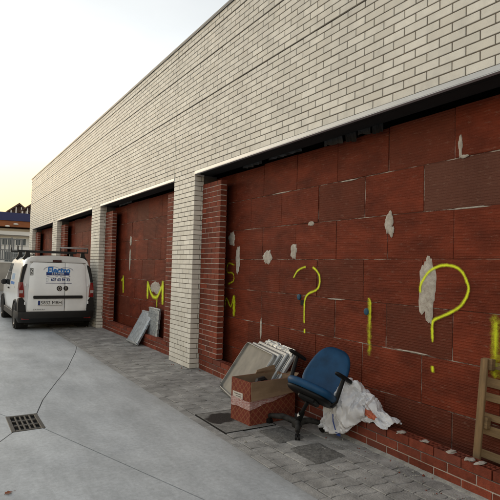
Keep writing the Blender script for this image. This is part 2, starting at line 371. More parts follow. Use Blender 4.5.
# crumbs of mortar and brick swept against the wall and scattered over the paving
for nm, m_, cnt, sd_ in (('mortar_crumbs', m_fillet, 420, 5), ('brick_crumbs', m_red, 90, 6)):
    rg_ = random.Random(sd_); q = MB()
    for i in range(cnt):
        y = rg_.uniform(1.2, 14) if i % 3 else rg_.uniform(1.6, 5.5)
        x = (lowx(y) if y < P0_ else 3.45)-abs(rg_.gauss(0, .16 if i % 4 else .5))-.02
        if x < 1.9: continue
        r_ = rg_.uniform(.003, .009) if rg_.random() < .85 else rg_.uniform(.009, .016); a = rg_.uniform(0, 3)
        pts = [Vector((math.cos(a+k*1.57)*r_*rg_.uniform(.7, 1.3), math.sin(a+k*1.57)*r_*rg_.uniform(.7, 1.3), rg_.uniform(0, r_*.4))) for k in range(4)]
        z = .002; tp = (x, y, z+r_*rg_.uniform(.7, 1.2))
        q.add([(x+p.x, y+p.y, z+p.z*.3) for p in pts]+[tp], [(0, 1, 4), (1, 2, 4), (2, 3, 4), (3, 0, 4)])
    tag(obj(nm, q.mesh(nm), m_, pav), kind='stuff')

# access cover with a wet stain
m_lid = mat('access_cover_concrete', (.175, .17, .158), .85, var=.3, nscale=18, bump=1.0, bscale=90)
n_, l_, b_ = nodes(m_lid); geo = n_.new('ShaderNodeNewGeometry'); vm = n_.new('ShaderNodeVectorMath'); vm.operation = 'SUBTRACT'; l_.new(geo.outputs['Position'], vm.inputs[0]); vm.inputs[1].default_value = (2.66, 4.86, 0)
mp = n_.new('ShaderNodeMapping'); mp.inputs['Scale'].default_value = (3.3, 3.9, 0); l_.new(vm.outputs[0], mp.inputs[0])
ln = n_.new('ShaderNodeVectorMath'); ln.operation = 'LENGTH'; l_.new(mp.outputs[0], ln.inputs[0])
nz = n_.new('ShaderNodeTexNoise'); nz.inputs['Scale'].default_value = 5; nz.inputs['Detail'].default_value = 4; l_.new(geo.outputs['Position'], nz.inputs[0])
sm = n_.new('ShaderNodeMath'); sm.operation = 'MULTIPLY_ADD'; l_.new(nz.outputs[0], sm.inputs[0]); sm.inputs[1].default_value = .9; l_.new(ln.outputs[1], sm.inputs[2])
rp = n_.new('ShaderNodeValToRGB'); l_.new(sm.outputs[0], rp.inputs[0]); e = rp.color_ramp.elements; e[0].position = .98; e[0].color = (1, 1, 1, 1); e[1].position = 1.06; e[1].color = (0, 0, 0, 1)
# positions are clamped at 1 in a ramp, so rescale
sc_ = n_.new('ShaderNodeMath'); sc_.operation = 'MULTIPLY'; sc_.inputs[1].default_value = .5; l_.new(sm.outputs[0], sc_.inputs[0]); l_.new(sc_.outputs[0], rp.inputs[0]); e[0].position = .50; e[1].position = .55
src = b_.inputs['Base Color'].links[0].from_socket; mx = n_.new('ShaderNodeMix'); mx.data_type = 'RGBA'; l_.new(rp.outputs[0], mx.inputs[0]); l_.new(src, mx.inputs[6]); mx.inputs[7].default_value = (.012, .0115, .011, 1); l_.new(mx.outputs[2], b_.inputs['Base Color'])
rr = n_.new('ShaderNodeMapRange'); l_.new(rp.outputs[0], rr.inputs[0]); rr.inputs[3].default_value = .85; rr.inputs[4].default_value = .5; l_.new(rr.outputs[0], b_.inputs['Roughness'])
t = thing('access_cover', (2.76, 4.74, 0), 'square concrete access cover with a dark wet stain beside the cardboard box', 'access cover')
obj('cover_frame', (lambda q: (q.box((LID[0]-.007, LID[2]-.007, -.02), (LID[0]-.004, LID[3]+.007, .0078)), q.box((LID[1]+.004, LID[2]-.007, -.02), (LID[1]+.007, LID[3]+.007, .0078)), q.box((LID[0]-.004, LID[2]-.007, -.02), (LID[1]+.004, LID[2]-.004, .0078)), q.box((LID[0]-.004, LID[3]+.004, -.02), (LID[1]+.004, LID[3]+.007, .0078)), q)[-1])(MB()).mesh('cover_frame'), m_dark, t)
obj('lid', MB().box((LID[0], LID[2], -.02), (LID[1], LID[3], .0085), .004).mesh('lid'), m_lid, t)

# drain grate
m_iron = mat('worn_cast_iron', (.085, .078, .068), .6, .5, var=.4, nscale=25, bump=.6, bscale=120)
t = thing('drain_grate', ((gx0+gx1)/2, (gy0+gy1)/2, 0), 'small rectangular iron drain grate set in the concrete yard', 'drain grate')
obj('pit', (lambda q: (q.box((gx0, gy0, -.0215), (gx1, gy1, -.019)), q)[-1])(MB()).mesh('pit'), mat('pit_black', (.006, .006, .006), .9), t)
b = MB(); fr = .026
b.box((gx0-.012, gy0-.012, -.018), (gx0+fr, gy1+.012, .005), .004); b.box((gx1-fr, gy0-.012, -.018), (gx1+.012, gy1+.012, .005), .004)
b.box((gx0+fr, gy0-.012, -.018), (gx1-fr, gy0+fr, .0045), .004); b.box((gx0+fr, gy1-fr, -.018), (gx1-fr, gy1+.012, .0045), .004)
obj('grate_frame', b.mesh('grate_frame'), m_iron, t)
iw = gx1-gx0-2*fr; ih = gy1-gy0-2*fr
for i in range(1, 5):
    x = gx0+fr+iw*i/5; obj('bar', MB().box((x-.008, gy0+fr, -.018), (x+.008, gy1-fr, .003), .003).mesh('bar'), m_iron, t)
for j in range(1, 3):
    y = gy0+fr+ih*j/3; obj('cross_bar', MB().box((gx0+fr, y-.016, -.018), (gx1-fr, y+.016, .0015), .003).mesh('cross_bar'), m_iron, t)

# ------------------------------------------------------------------ the brick building
P0, PER, PW = 7.425, 5.706, .848
S0, S1 = -6.0, P0+3*PER+PW          # ends of the facade
ZL = 3.193; CH = .08; NC = 29
ZT = ZL + NC*CH
bld = thing('brick_building', (XF, 12, 0), 'long cream brick building with bricked-up openings along the yard', 'building')
GRO = {14: .024, 22: .024, 27: .024}
# mortar core behind the bricks, with open grooves
b = MB(); z = ZL-.03
for c in sorted(GRO) + [NC]:
    zt = ZL+c*CH - (.016 if c in GRO else 0)
    b.box((XF+.009, S0, z), (XF+.10, S1-.012, zt)); z = ZL+c*CH
core = obj('facade_core', b.mesh('facade_core'), m_mortar, bld)
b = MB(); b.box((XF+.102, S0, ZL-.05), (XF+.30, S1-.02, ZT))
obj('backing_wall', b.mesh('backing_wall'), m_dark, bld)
bricks = []                          # (x0,x1,y0,y1,z0,z1)
JT = .0105
def row(y0, y1, z0, z1, phase, x0=XF, dep=.10, cuts=()):
    segs = []; pts = [y0] + sorted(c for c in cuts if y0 < c < y1) + [y1]
    for a, bb in zip(pts[:-1], pts[1:]):
        k = math.floor((a-phase)/.25)
        y = phase+k*.25
        while y < bb-1e-4:
            ya, yb = max(y, a), min(y+.25, bb)
            if yb-ya > .03: segs.append((ya, yb))
            y += .25
    for ya, yb in segs:
        j = random.uniform(-.0012, .0012)
        bricks.append((x0+random.uniform(-.0012, .0012), x0+dep, ya+JT/2, yb-JT/2, z0+JT/2+j, z1-JT/2+j))
PH = 2.222
EXPJ = 8.276
for c in range(NC):
    z0 = ZL+c*CH; z1 = z0+CH-(.011 if (c+1) in GRO else 0)
    row(S0, S1, z0, z1, PH+(0 if c % 2 == 0 else .125), dep=.05, cuts=(EXPJ,))
# pillars
npil = 40; PC = ZL/npil
for k in range(4):
    a = P0+k*PER; e_ = a+PW
    b = MB(); b.box((XF+.009, a+.009, 0), (XF+.158, e_-.009, ZL-.03)); obj('pillar_core', b.mesh('pillar_core'), m_mortar, bld)
    b = MB(); b.box((XF+.158, a+.03, 0), (XF+.42, e_-.03, ZL-.05)); obj('pillar_backing', b.mesh('pillar_backing'), m_conc_in, bld)
    for c in range(npil):
        z0 = c*PC; z1 = z0+PC; dep = .048
        if c % 2 == 0:
            bricks.append((XF, XF+.12, a, a+.24, z0+JT/2, z1-JT/2)); bricks.append((XF+.13, XF+.168, a, a+.05, z0+JT/2, z1-JT/2))
            y = a+.25; ys = [(y, y+.24), (y+.25, e_)]
        else:
            bricks.append((XF, XF+.168, a, a+.115, z0+JT/2, z1-JT/2)); y = a+.125; ys = [(y, y+.24), (y+.25, y+.49), (y+.5, e_)]
        for q in ys:
            if q[1]-q[0] > .02: bricks.append((XF+random.uniform(-.001, .001), XF+(.16 if q[1] == e_ else .05), q[0], q[1], z0+JT/2, z1-JT/2))
# end wall facing away (same brick, one sheet of courses)
for c in range(0):
    pass
def emit(bl, name, parent, m, stuffname, limit=300, bev=.0025):
    def key(q):
        p = to_px(((q[0]), (q[2]+q[3])/2, (q[4]+q[5])/2)); return p[2] if p else 1e9
    v = [i for i, q in enumerate(bl) if in_frame((q[0], (q[2]+q[3])/2, (q[4]+q[5])/2), 6) and q[3]-q[2] > .05]
    v.sort(key=lambda i: key(bl[i])); top = set(v[:limit]); st = MB()
    for i, q in enumerate(bl):
        if i in top:
            me = box_mesh(q[1]-q[0], q[3]-q[2], q[5]-q[4], bev, m, name)
            mw = Matrix.Translation(((q[0]+q[1])/2, (q[2]+q[3])/2, (q[4]+q[5])/2))
            obj(name, me, None, parent, mw)
        else: st.box((q[0], q[2], q[4]), (q[1], q[3], q[5]), bev)
    if st.v: tag(obj(stuffname, st.mesh(stuffname), m, parent), kind='stuff')
emit(bricks, 'facing_brick', core, m_brick, 'facing_brickwork')
# coping
b = MB(); b.box((XF-.022, S0, ZT+.004), (XF+.34, S1+.03, ZT+.042), .004); b.box((XF-.020, S0, ZT-.012), (XF-.014, S1+.028, ZT+.003))
obj('coping', b.mesh('coping'), m_cap, bld)
# shell: roof, back, ends, floor
b = MB(); b.box((XF+.305, S0, ZL+.5), (16, S1-.03, ZL+.62)); obj('roof', b.mesh('roof'), m_conc_in, bld)
b = MB(); b.box((15.9, S0, -.02), (16.1, S1, ZL+.5)); obj('rear_wall', b.mesh('rear_wall'), m_conc_in, bld)
b = MB(); b.box((XF+.425, S1-.18, -.02), (15.88, S1-.014, ZT-.01)); b.box((XF+.425, S0, -.02), (15.88, S0+.15, ZL+.49)); obj('end_wall', b.mesh('end_wall'), m_mortar, bld)
eb = []
for c in range(int(ZT/CH)):
    y = XF+.17+(0 if c % 2 else .125)
    while y < 15.8:
        eb.append((y+JT/2, min(y+.25, 15.85)-JT/2, S1-.02, S1+.002, c*CH+JT/2, (c+1)*CH-JT/2)); y += .25
st = MB()
for q in eb: st.box((q[0], q[2], q[4]), (q[1], q[3], q[5]))
tag(obj('end_brickwork', st.mesh('end_brickwork'), m_brick, bld), kind='stuff')
# openings
spans = [(S0+.2, P0)] + [(P0+k*PER+PW, P0+(k+1)*PER) for k in range(3)]
XB = 3.84
reds = []
blocks = []
BH = .445; BL = .775
for oi, (a, e_) in enumerate(spans):
    # lintel angle: white face flange with a lower lip, soffit behind painted near-black for its shade
    b = MB(); b.box((XF-.010, a+.001, ZL-.048), (XF+.006, e_-.001, ZL-.012), .002); b.box((XF-.014, a+.001, ZL-.058), (XF+.03, e_-.001, ZL-.050), .002); b.box((XF-.005, a+.001, ZL-.011), (XF+.008, e_-.001, ZL-.002))
    obj('lintel_strip', b.mesh('lintel_strip'), m_strip, bld)
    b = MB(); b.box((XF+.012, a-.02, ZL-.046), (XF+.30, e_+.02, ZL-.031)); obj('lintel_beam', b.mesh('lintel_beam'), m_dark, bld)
    bw = obj('block_wall', MB().box((XB+.006, a+.02, -.02), (XB+.11, e_-.02, 3.05)).mesh('block_wall'), m_joint, bld)
    ph = 3.95 if oi == 0 else a+.3
    for r in range(7):
        z0 = -.015+r*BH; z1 = z0+BH if r < 6 else 3.115
        y = ph + (0 if r % 2 else -.33)
        y -= math.ceil((y-a)/BL)*BL
        while y < e_-.02:
            L_ = BL; ya, yb = max(y, a+.02), min(y+L_, e_-.02)
            if yb-ya > .05:
                g = random.uniform(.0022, .0055); x = XB+random.uniform(-.004, .004); tp = random.uniform(-.02, .02) if r == 6 else 0
                blk = MB().box((-.05, -(yb-ya)/2+g, -(z1-z0)/2+g), (.05, (yb-ya)/2-g, (z1-z0)/2-g+tp), .003).mesh('hollow_block')
                mw = Matrix.Translation((x+.05, (ya+yb)/2, (z0+z1)/2)) @ Matrix.Rotation(random.uniform(-.004, .004), 4, 'X')
                obj('hollow_block', blk, m_block_grey if (oi == 0 and r == 5 and ya < 2.9 < yb) else m_block, bw, mw)
            y += L_
    XL = 3.60
    # red brick columns at both ends of the opening
    cols = [(e_-.645, e_-.002, 2.99)] + ([(a+.002, a+.645, 2.99)] if oi else [])
    for ca, cb, zt in cols:
        z0 = .242
        nr = 34; rh = (zt-z0)/nr
        cc = obj('column_core', MB().box((XL+.006, ca+.006, z0-.002), (XL+.10, cb-.006, zt-.01)).mesh('column_core'), m_redm, bld)
        for c in range(nr):
            za, zb = z0+c*rh, z0+(c+1)*rh
            y = ca if c % 2 == 0 else ca-.125
            while y < cb-.02:
                ya, yb = max(y, ca), min(y+.255, cb)
                if yb-ya > .03: reds.append((XL+random.uniform(-.003, .003), XL+.112, ya+.005, yb-.005, za+.005, zb-.006, cc, 0))
                y += .255
lw_par = {}
for oi, (a, e_) in enumerate(spans):
    c0 = lambda s: (lowx(s) if oi == 0 else 3.615)
    b = MB(); n = 24 if oi == 0 else 1; vs = []; 
    for i in range(n+1):
        s = a+.003+(e_-a-.006)*i/n; x = c0(s); vs += [(x+.006, s, -.02), (x+.006, s, .152), (x+.108, s, .152), (x+.108, s, -.02)]
    fs = [(4*i+k, 4*i+(k+1) % 4, 4*i+4+(k+1) % 4, 4*i+4+k) for i in range(n) for k in range(4)] + [(3, 2, 1, 0), (4*n, 4*n+1, 4*n+2, 4*n+3)]
    b.add(vs, fs); lw = obj('low_wall', b.mesh('low_wall', True), m_redm, bld)
    PB = .26
    for r in range(3):
        z0 = .0+r*.08-.004
        y = 2.46 + (0 if r % 2 == 0 else .13) if oi == 0 else a+(0 if r % 2 == 0 else -.13)
        y -= math.ceil((y-a)/PB)*PB
        while y < e_:
            ya, yb = max(y, a+.004), min(y+PB, e_-.004)
            if yb-ya > .04:
                s = (ya+yb)/2; x = c0(s)+random.uniform(-.003, .003)
                reds.append((x, x+.114, ya+.005, yb-.005, z0+.005, z0+.075, lw, 2 if r == 2 else 1))
            y += PB
def perforated(L_, m):
    """top-course brick with two rows of holes; origin at centre, size .114 x L x .07"""
    W = .114; Hh = .035; nx = 2 if True else 3; ny = max(2, int(L_/.041)); wl = .009
    xs = [-W/2]; 
    for i in range(2): 
        c = -W/2+wl+i*((W-2*wl+.008)/2); xs += [c, c+(W-2*wl+.008)/2-.008]
    xs.append(W/2)
    ys = [-L_/2]; st = (L_-2*wl+.008)/ny
    for i in range(ny): c = -L_/2+wl+i*st; ys += [c, c+st-.008]
    ys.append(L_/2)
    q = MB(); nx_, ny_ = len(xs), len(ys)
    vs = [(x, y, Hh) for x in xs for y in ys]; ix = lambda i, j: i*ny_+j
    fs = []; extra = []
    for i in range(nx_-1):
        for j in range(ny_-1):
            if i % 2 == 1 and j % 2 == 1:
                dz = -Hh*.6; base = len(vs)
                for (p, s) in ((i, j), (i+1, j), (i+1, j+1), (i, j+1)): vs.append((xs[p], ys[s], dz))
                c = [ix(i, j), ix(i+1, j), ix(i+1, j+1), ix(i, j+1)]
                for k in range(4): fs.append((c[k], base+k, base+(k+1) % 4, c[(k+1) % 4]))
                fs.append((base, base+1, base+2, base+3))
            else: fs.append((ix(i, j), ix(i+1, j), ix(i+1, j+1), ix(i, j+1)))
    base = len(vs); vs += [(sx*W/2, sy*L_/2, -Hh) for sx, sy in ((-1, -1), (1, -1), (1, 1), (-1, 1))]
    c = [ix(0, 0), ix(nx_-1, 0), ix(nx_-1, ny_-1), ix(0, ny_-1)]
    # side walls as fans down from the rim vertices
    def side(rim, b0, b1):
        for k in range(len(rim)-1): fs.append((rim[k], rim[k+1], b1 if k >= len(rim)//2 else b0))
        mid = len(rim)//2; fs.append((rim[mid], b1, b0))
    side([ix(0, j) for j in range(ny_)], base, base+3); side([ix(nx_-1, j) for j in range(ny_)], base+1, base+2)
    side([ix(i, 0) for i in range(nx_)], base, base+1); side([ix(i, ny_-1) for i in range(nx_)], base+3, base+2)
    me = q.add(vs, fs).mesh('red_brick', True); me.materials.append(m); return me
pcache = {}
v = [i for i, q in enumerate(reds) if in_frame((q[0], (q[2]+q[3])/2, (q[4]+q[5])/2), 4)]
v.sort(key=lambda i: to_px((reds[i][0], (reds[i][2]+reds[i][3])/2, reds[i][4]))[2]); top = set(v[:300]); st = MB()
for i, q in enumerate(reds):
    mid = Vector(((q[0]+q[1])/2, (q[2]+q[3])/2, (q[4]+q[5])/2))
    if i in top:
        L_ = q[3]-q[2]
        if q[7] == 2 and mid.y < 6.75:
            k = round(L_, 2)
            if k not in pcache: pcache[k] = perforated(L_, m_red)
            me = pcache[k]
        else: me = box_mesh(q[1]-q[0], L_, q[5]-q[4], .003, m_red, 'red_brick')
        rot = Matrix.Rotation(random.uniform(-.008, .008)-(.035 if q[7] and mid.y < P0 else 0), 4, 'Z')
        obj('red_brick', me, None, q[6], Matrix.Translation(mid) @ rot)
    else: st.box((q[0], q[2], q[4]), (q[1], q[3], q[5]), .003)
tag(obj('red_brickwork', st.mesh('red_brickwork'), m_red, bld), kind='stuff')

def lump(center, rx, ry, rz, seed, n=2, amp=.35, fr=1.6):
    bm = bmesh.new(); bmesh.ops.create_icosphere(bm, subdivisions=n, radius=1)
    for v in bm.verts:
        d = 1+amp*noise.noise(v.co*fr+Vector((seed*3.7, seed, 0))); v.co = Vector((v.co.x*rx*d, v.co.y*ry*d, v.co.z*rz*d))+Vector(center)
    me = bpy.data.meshes.new('lump'); bm.to_mesh(me); bm.free(); return smooth(me)
for i, s in enumerate((2.33, 2.59, 2.85, 3.11, 2.42, 3.37, 4.9)):
    obj('mortar_blob', lump((lowx(s)+.05, s, .232), .045, .03, .007, i+3, 3, .9, 1.3), m_patch, bld)
# mortar smears on the blocks: (y, z, half width, half height)
def smear(y, z, hw, hh, seed, n=56):
    q = MB(); vs = [(XB-.010, y, z)]; fs = []
    for ring, (fr_, pr) in enumerate(((.55, .009), (.9, .007), (1.0, .002))):
        for i in range(n):
            a = 2*math.pi*i/n; d = 1+.34*noise.noise((math.cos(a)*1.6+seed*5, math.sin(a)*1.6, seed))+.20*noise.noise((math.cos(a)*4+seed, math.sin(a)*4, seed*2))+.10*noise.noise((math.cos(a)*10+seed, math.sin(a)*10, seed))
            vs.append((XB-pr, y+math.cos(a)*hw*d*fr_, z+math.sin(a)*hh*d*fr_))
    fs += [(0, 1+i, 1+(i+1) % n) for i in range(n)]
    for k in (0, 1): fs += [(1+k*n+i, 1+(k+1)*n+i, 1+(k+1)*n+(i+1) % n, 1+k*n+(i+1) % n) for i in range(n)]
    obj('mortar_smear', smooth(q.add(vs, fs).mesh('mortar_smear', True)), m_patch, bld)
for k, q in enumerate([(3.12, 1.48, .095, .29), (3.60, 2.13, .05, .11), (3.565, 2.05, .035, .06), (5.81, 1.80, .10, .10), (5.20, 1.87, .065, .10), (6.82, 2.08, .11, .10), (6.62, 1.76, .065, .20), (2.785, 2.76, .02, .10), (2.745, 2.66, .045, .016), (5.93, .80, .02, .14), (10.02, 1.17, .30, .12), (11.74, 2.22, .07, .12), (11.76, 1.78, .05, .24), (4.86, 2.205, .06, .03), (4.2, 2.645, .14, .008), (3.3, .885, .18, .008), (4.4, 1.31, .12, .007), (5.5, 2.655, .2, .008), (2.7, 2.205, .2, .008)]):
    smear(*q, k+1)
# sprayed marks: ribbons with soft speckled edges
def spray_material():
    m = bpy.data.materials.new('yellow_spray_paint'); m.use_nodes = True; n = m.node_tree.nodes; l = m.node_tree.links; b = n['Principled BSDF']
    b.inputs['Base Color'].default_value = (.72, .84, .01, 1); b.inputs['Roughness'].default_value = .7
    uv = n.new('ShaderNodeUVMap'); uv.uv_map = 'UVMap'; sp = n.new('ShaderNodeSeparateXYZ'); l.new(uv.outputs[0], sp.inputs[0])
    geo = n.new('ShaderNodeNewGeometry'); nz = n.new('ShaderNodeTexNoise'); nz.inputs['Scale'].default_value = 240; nz.inputs['Detail'].default_value = 3; l.new(geo.outputs['Position'], nz.inputs[0])
    # v: 0 edge .. 1 centre ; u carries the stroke's density
    nb = n.new('ShaderNodeTexNoise'); nb.inputs['Scale'].default_value = 22; nb.inputs['Detail'].default_value = 4; l.new(geo.outputs['Position'], nb.inputs[0])
    pw_ = n.new('ShaderNodeMath'); pw_.operation = 'POWER'; l.new(sp.outputs['Y'], pw_.inputs[0]); pw_.inputs[1].default_value = 1.15
    d = n.new('ShaderNodeMath'); d.operation = 'MULTIPLY'; l.new(pw_.outputs[0], d.inputs[0]); l.new(sp.outputs['X'], d.inputs[1])
    a0 = n.new('ShaderNodeMath'); a0.operation = 'MULTIPLY_ADD'; l.new(nz.outputs[0], a0.inputs[0]); a0.inputs[1].default_value = .55; l.new(d.outputs[0], a0.inputs[2])
    a = n.new('ShaderNodeMath'); a.operation = 'MULTIPLY_ADD'; l.new(nb.outputs[0], a.inputs[0]); a.inputs[1].default_value = .6; l.new(a0.outputs[0], a.inputs[2])
    r = n.new('ShaderNodeMapRange'); r.inputs[1].default_value = .78; r.inputs[2].default_value = 1.55; l.new(a.outputs[0], r.inputs[0])
    tr = n.new('ShaderNodeBsdfTransparent'); mx = n.new('ShaderNodeMixShader'); l.new(r.outputs[0], mx.inputs[0]); l.new(tr.outputs[0], mx.inputs[1]); l.new(b.outputs[0], mx.inputs[2])
    l.new(mx.outputs[0], n['Material Output'].inputs[0]); return m
m_spray = spray_material()
SPN = [0]
def spray(pts, w, dens=1.0, name='spray_mark', sub=6, lab=None):
    P = [Vector((p[0], p[1])) for p in pts]; C = []
    for i in range(len(P)-1):
        p0, p1, p2, p3 = P[max(i-1, 0)], P[i], P[i+1], P[min(i+2, len(P)-1)]
        for k in range(sub):
            t = k/sub; C.append(.5*((2*p1)+(p2-p0)*t+(2*p0-5*p1+4*p2-p3)*t*t+(3*p1-p0-3*p2+p3)*t**3))
    SPN[0] += 1; w *= 1.05; C.append(P[-1]); vs = []; uvs = []; fs = []; n = len(C)
    for i, c in enumerate(C):
        d = (C[min(i+1, n-1)]-C[max(i-1, 0)]).normalized(); nn = Vector((-d.y, d.x)); e = min(1, (i+.3)/2.0, (n-1-i+.3)/2.0)
        for k in (-1, 0, 1):
            q = c+nn*k*w; vs.append((XB-.0125-.0006*(SPN[0] % 4), q.x, q.y)); uvs.append((dens*(.55+.45*e), 1-abs(k)))
    for i in range(n-1): fs += [(3*i+k, 3*i+k+1, 3*i+4+k, 3*i+3+k) for k in (0, 1)]
    me = MB().add(vs, fs).mesh(name); u = me.uv_layers.new(name='UVMap')
    for lp in me.loops: u.data[lp.index].uv = uvs[lp.vertex_index]
    o = obj(name, me, m_spray, bld)
    if lab: o['label'] = lab
spray([(3.19, 1.45), (3.18, 1.54), (3.08, 1.66), (2.93, 1.71), (2.78, 1.68), (2.70, 1.57), (2.69, 1.48), (2.76, 1.36), (2.89, 1.28), (3.02, 1.22), (3.05, 1.17), (3.045, 1.01)], .024, 1.0, lab='large yellow sprayed question mark')
spray([(3.04, .80), (3.04, .74)], .032, 1.0)
spray([(5.18, 1.53), (5.10, 1.62), (4.98, 1.665), (4.93, 1.67)], .024, .85)
spray([(4.80, 1.67), (4.74, 1.64), (4.67, 1.57), (4.665, 1.47), (4.72, 1.40), (4.88, 1.34), (4.94, 1.25), (4.945, 1.08), (4.94, .98)], .026, .95, lab='small yellow sprayed question mark')
spray([(4.93, .915), (4.93, .86)], .03, 1.0)
spray([(3.85, 1.36), (3.84, 1.20), (3.835, 1.0), (3.83, .76)], .055, .52); spray([(3.86, 1.36), (3.825, 1.30), (3.83, 1.08)], .026, .7)
spray([(2.44, 1.32), (2.44, 1.05), (2.44, .80)], .075, .56); spray([(2.43, 1.27), (2.44, .95)], .03, .66)
spray([(6.70, 1.68), (6.90, 1.70), (6.92, 1.57), (6.74, 1.55), (6.72, 1.44), (6.90, 1.38)], .03, .56)
spray([(6.97, .98), (6.93, 1.16), (6.78, 1.04), (6.70, 1.20), (6.69, .96)], .035, .6); spray([(6.69, 1.22), (6.68, .90)], .07, .8)
spray([(12.2, 1.38), (12.16, .95)], .10, .85); spray([(12.35, 1.25), (12.2, 1.30)], .06, .7)
spray([(10.45, .92), (10.46, 1.30)], .10, 1.0); spray([(10.46, 1.28), (10.25, 1.05), (10.05, .98), (9.85, 1.02), (9.62, 1.26)], .07, .95); spray([(9.60, 1.34), (9.58, .86)], .10, 1.05); spray([(9.9, 1.0), (9.88, .78)], .05, .8)
# blue junction boxes let into the blocks
m_blue_p = mat('blue_box_plastic', (.008, .055, .11), .5, spec=.2)
for (y, z, full) in ((5.06, 1.295, 0), (3.885, 1.215, 1)):
    q = MB(); q.tube([(XB+.01, y, z), (XB-.016, y, z), (XB-.018, y, z)], [.036, .036, .031], 18); 
    q.tube([(XB-.018, y, z), (XB-.0185, y, z)], [.020, .020], 12)
    jb = obj('junction_box', smooth(q.mesh('junction_box', True), 40), m_blue_p, bld)
    if not full:
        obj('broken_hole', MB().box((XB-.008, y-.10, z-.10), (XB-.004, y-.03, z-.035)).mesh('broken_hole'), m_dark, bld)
# torn black membrane hanging in the slot over the blocks
m_plas = mat('black_membrane', (.022, .022, .024), .55, var=.4, nscale=20)
for i, (ya, yb, drop) in enumerate(((4.55, 4.25, .10), (4.2, 4.02, .13), (4.0, 3.8, .09), (3.78, 3.62, .12), (6.4, 5.9, .06), (5.7, 5.0, .05), (12.5, 11.6, .05))):
    n = 10; vs = []; fs = []
    for k in range(n+1):
        y = ya+(yb-ya)*k/n; w = .012*math.sin(k*2.1+i); vs += [(XB-.08+w, y, ZL-.045), (XB-.075+w*1.6, y, ZL-.045-drop*(.7+.5*noise.noise((y*9, i, 0))))]
    fs = [(2*k, 2*k+1, 2*k+3, 2*k+2) for k in range(n)]
    o = obj('hanging_membrane', MB().add(vs, fs).mesh('hanging_membrane'), m_plas, bld)
    sm_ = o.modifiers.new('thick', 'SOLIDIFY'); sm_.thickness = .003

# ------------------------------------------------------------------ van
m_white = mat('white_van_paint', (.86, .885, .90), .28, var=.05, nscale=2.5, detail=8, coat=.5, spec=.5)
m_blk = mat('black_bumper_plastic', (.009, .009, .0095), .6, var=.2, nscale=8)
m_tyre = mat('tyre_rubber', (.009, .009, .009), .8, spec=.2)
m_rim = mat('dark_steel_rim', (.09, .09, .095), .4, .7)
m_glass = mat('dark_van_glass', (.02, .025, .03), .06, spec=.6)
m_lamp = mat('red_lamp_plastic', (.20, .008, .010), .15, coat=.6, spec=.6)
m_lampw = mat('clear_lamp_plastic', (.45, .40, .40), .12, coat=.6)
m_ink = mat('navy_vinyl', (.012, .03, .16), .4)
m_inkb = mat('blue_vinyl', (.015, .16, .50), .4)
m_chrome = mat('dull_chrome', (.45, .45, .46), .25, .9)
m_ink_k = mat('black_vinyl', (.012, .012, .014), .45)
m_paper = mat('white_vinyl', (.72, .73, .72), .5)
VX, VY = 2.472, 13.08
VM = Matrix.Translation((VX, VY, 0))
van = thing('van', (VX, VY, 0), 'white panel van with blue lettering and roof rack parked against the pillars', 'van')
def vobj(name, me, m, parent=van): return obj(name, me, m, parent, VM)
def yr(z): return 0 if z < .95 else (z-.95)*.13
SEC = [(0, .24), (.78, .24), (.845, .36), (.868, .62), (.866, .95), (.848, 1.15), (.815, 1.40), (.775, 1.60), (.735, 1.70), (.66, 1.765), (.5, 1.80), (.25, 1.818), (0, 1.822)]
def ztop(y):
    if y < 2.55: return 9
    if y < 3.45: return 1.83-(y-2.55)/.9*.66
    if y < 4.15: return 1.17-(y-3.45)/.7*.20
    return .97-(y-4.15)/.26*.35
ST = [(0, .945), (.03, .972), (.08, .99), (.16, 1), (.8, 1), (1.6, 1), (2.3, 1), (2.6, 1), (2.9, .998), (3.2, .99), (3.45, .985), (3.8, .965), (4.15, .91), (4.33, .82), (4.41, .68)]
vs = []; fs = []; full = SEC + [(-x, z) for x, z in SEC[-2:0:-1]]
k = len(full)
for y, sc_x in ST:
    for x, z in full:
        zt = ztop(y); zz = z
        if z > zt: zz = zt + (z-zt)*.04
        yy = y+yr(zz)*max(0, 1-y/.8)
        if y == 0 and z > 1.7: yy += (z-1.7)*.35; zz -= .012
        taper = 1 if z < zt else .97
        vs.append((x*sc_x*taper, yy, zz))
n = len(ST)
fs = [(i*k+j, i*k+(j+1) % k, (i+1)*k+(j+1) % k, (i+1)*k+j) for i in range(n-1) for j in range(k)] + [tuple(range(k-1, -1, -1)), tuple((n-1)*k+j for j in range(k))]
body = vobj('body', smooth(MB().add(vs, fs).mesh('body', True), 38), m_white)
def rear_panel(poly, off, th, sub=None):
    """poly (x,z) on the rear face, proud by off"""
    q = MB(); q.prism(poly, lambda p: (p[0], yr(p[1])+.004, p[1]), lambda p: (p[0], yr(p[1])-off, p[1])); return q.mesh('panel', True)
def rr(x0, x1, z0, z1, r=.05, n=4, topin=0):
    P = [(x0+px_, z0+py_) for px_, py_ in ring_rrect(x1-x0, z1-z0, r, n)]
    out = []
    for i, p in enumerate(P):            # subdivide upright sides so that the panel follows the bend of the tail
        out.append(p); q = P[(i+1) % len(P)]
        if abs(q[1]-p[1]) > .4:
            for zc in ([.95] if min(p[1], q[1]) < .95 < max(p[1], q[1]) else []):
                t = (zc-p[1])/(q[1]-p[1]); out.append((p[0]+(q[0]-p[0])*t, zc))
    return [(x+(-topin*max(0, (z-.7))*(1 if x > (x0+x1)/2 else -1)*0), z) for x, z in out]
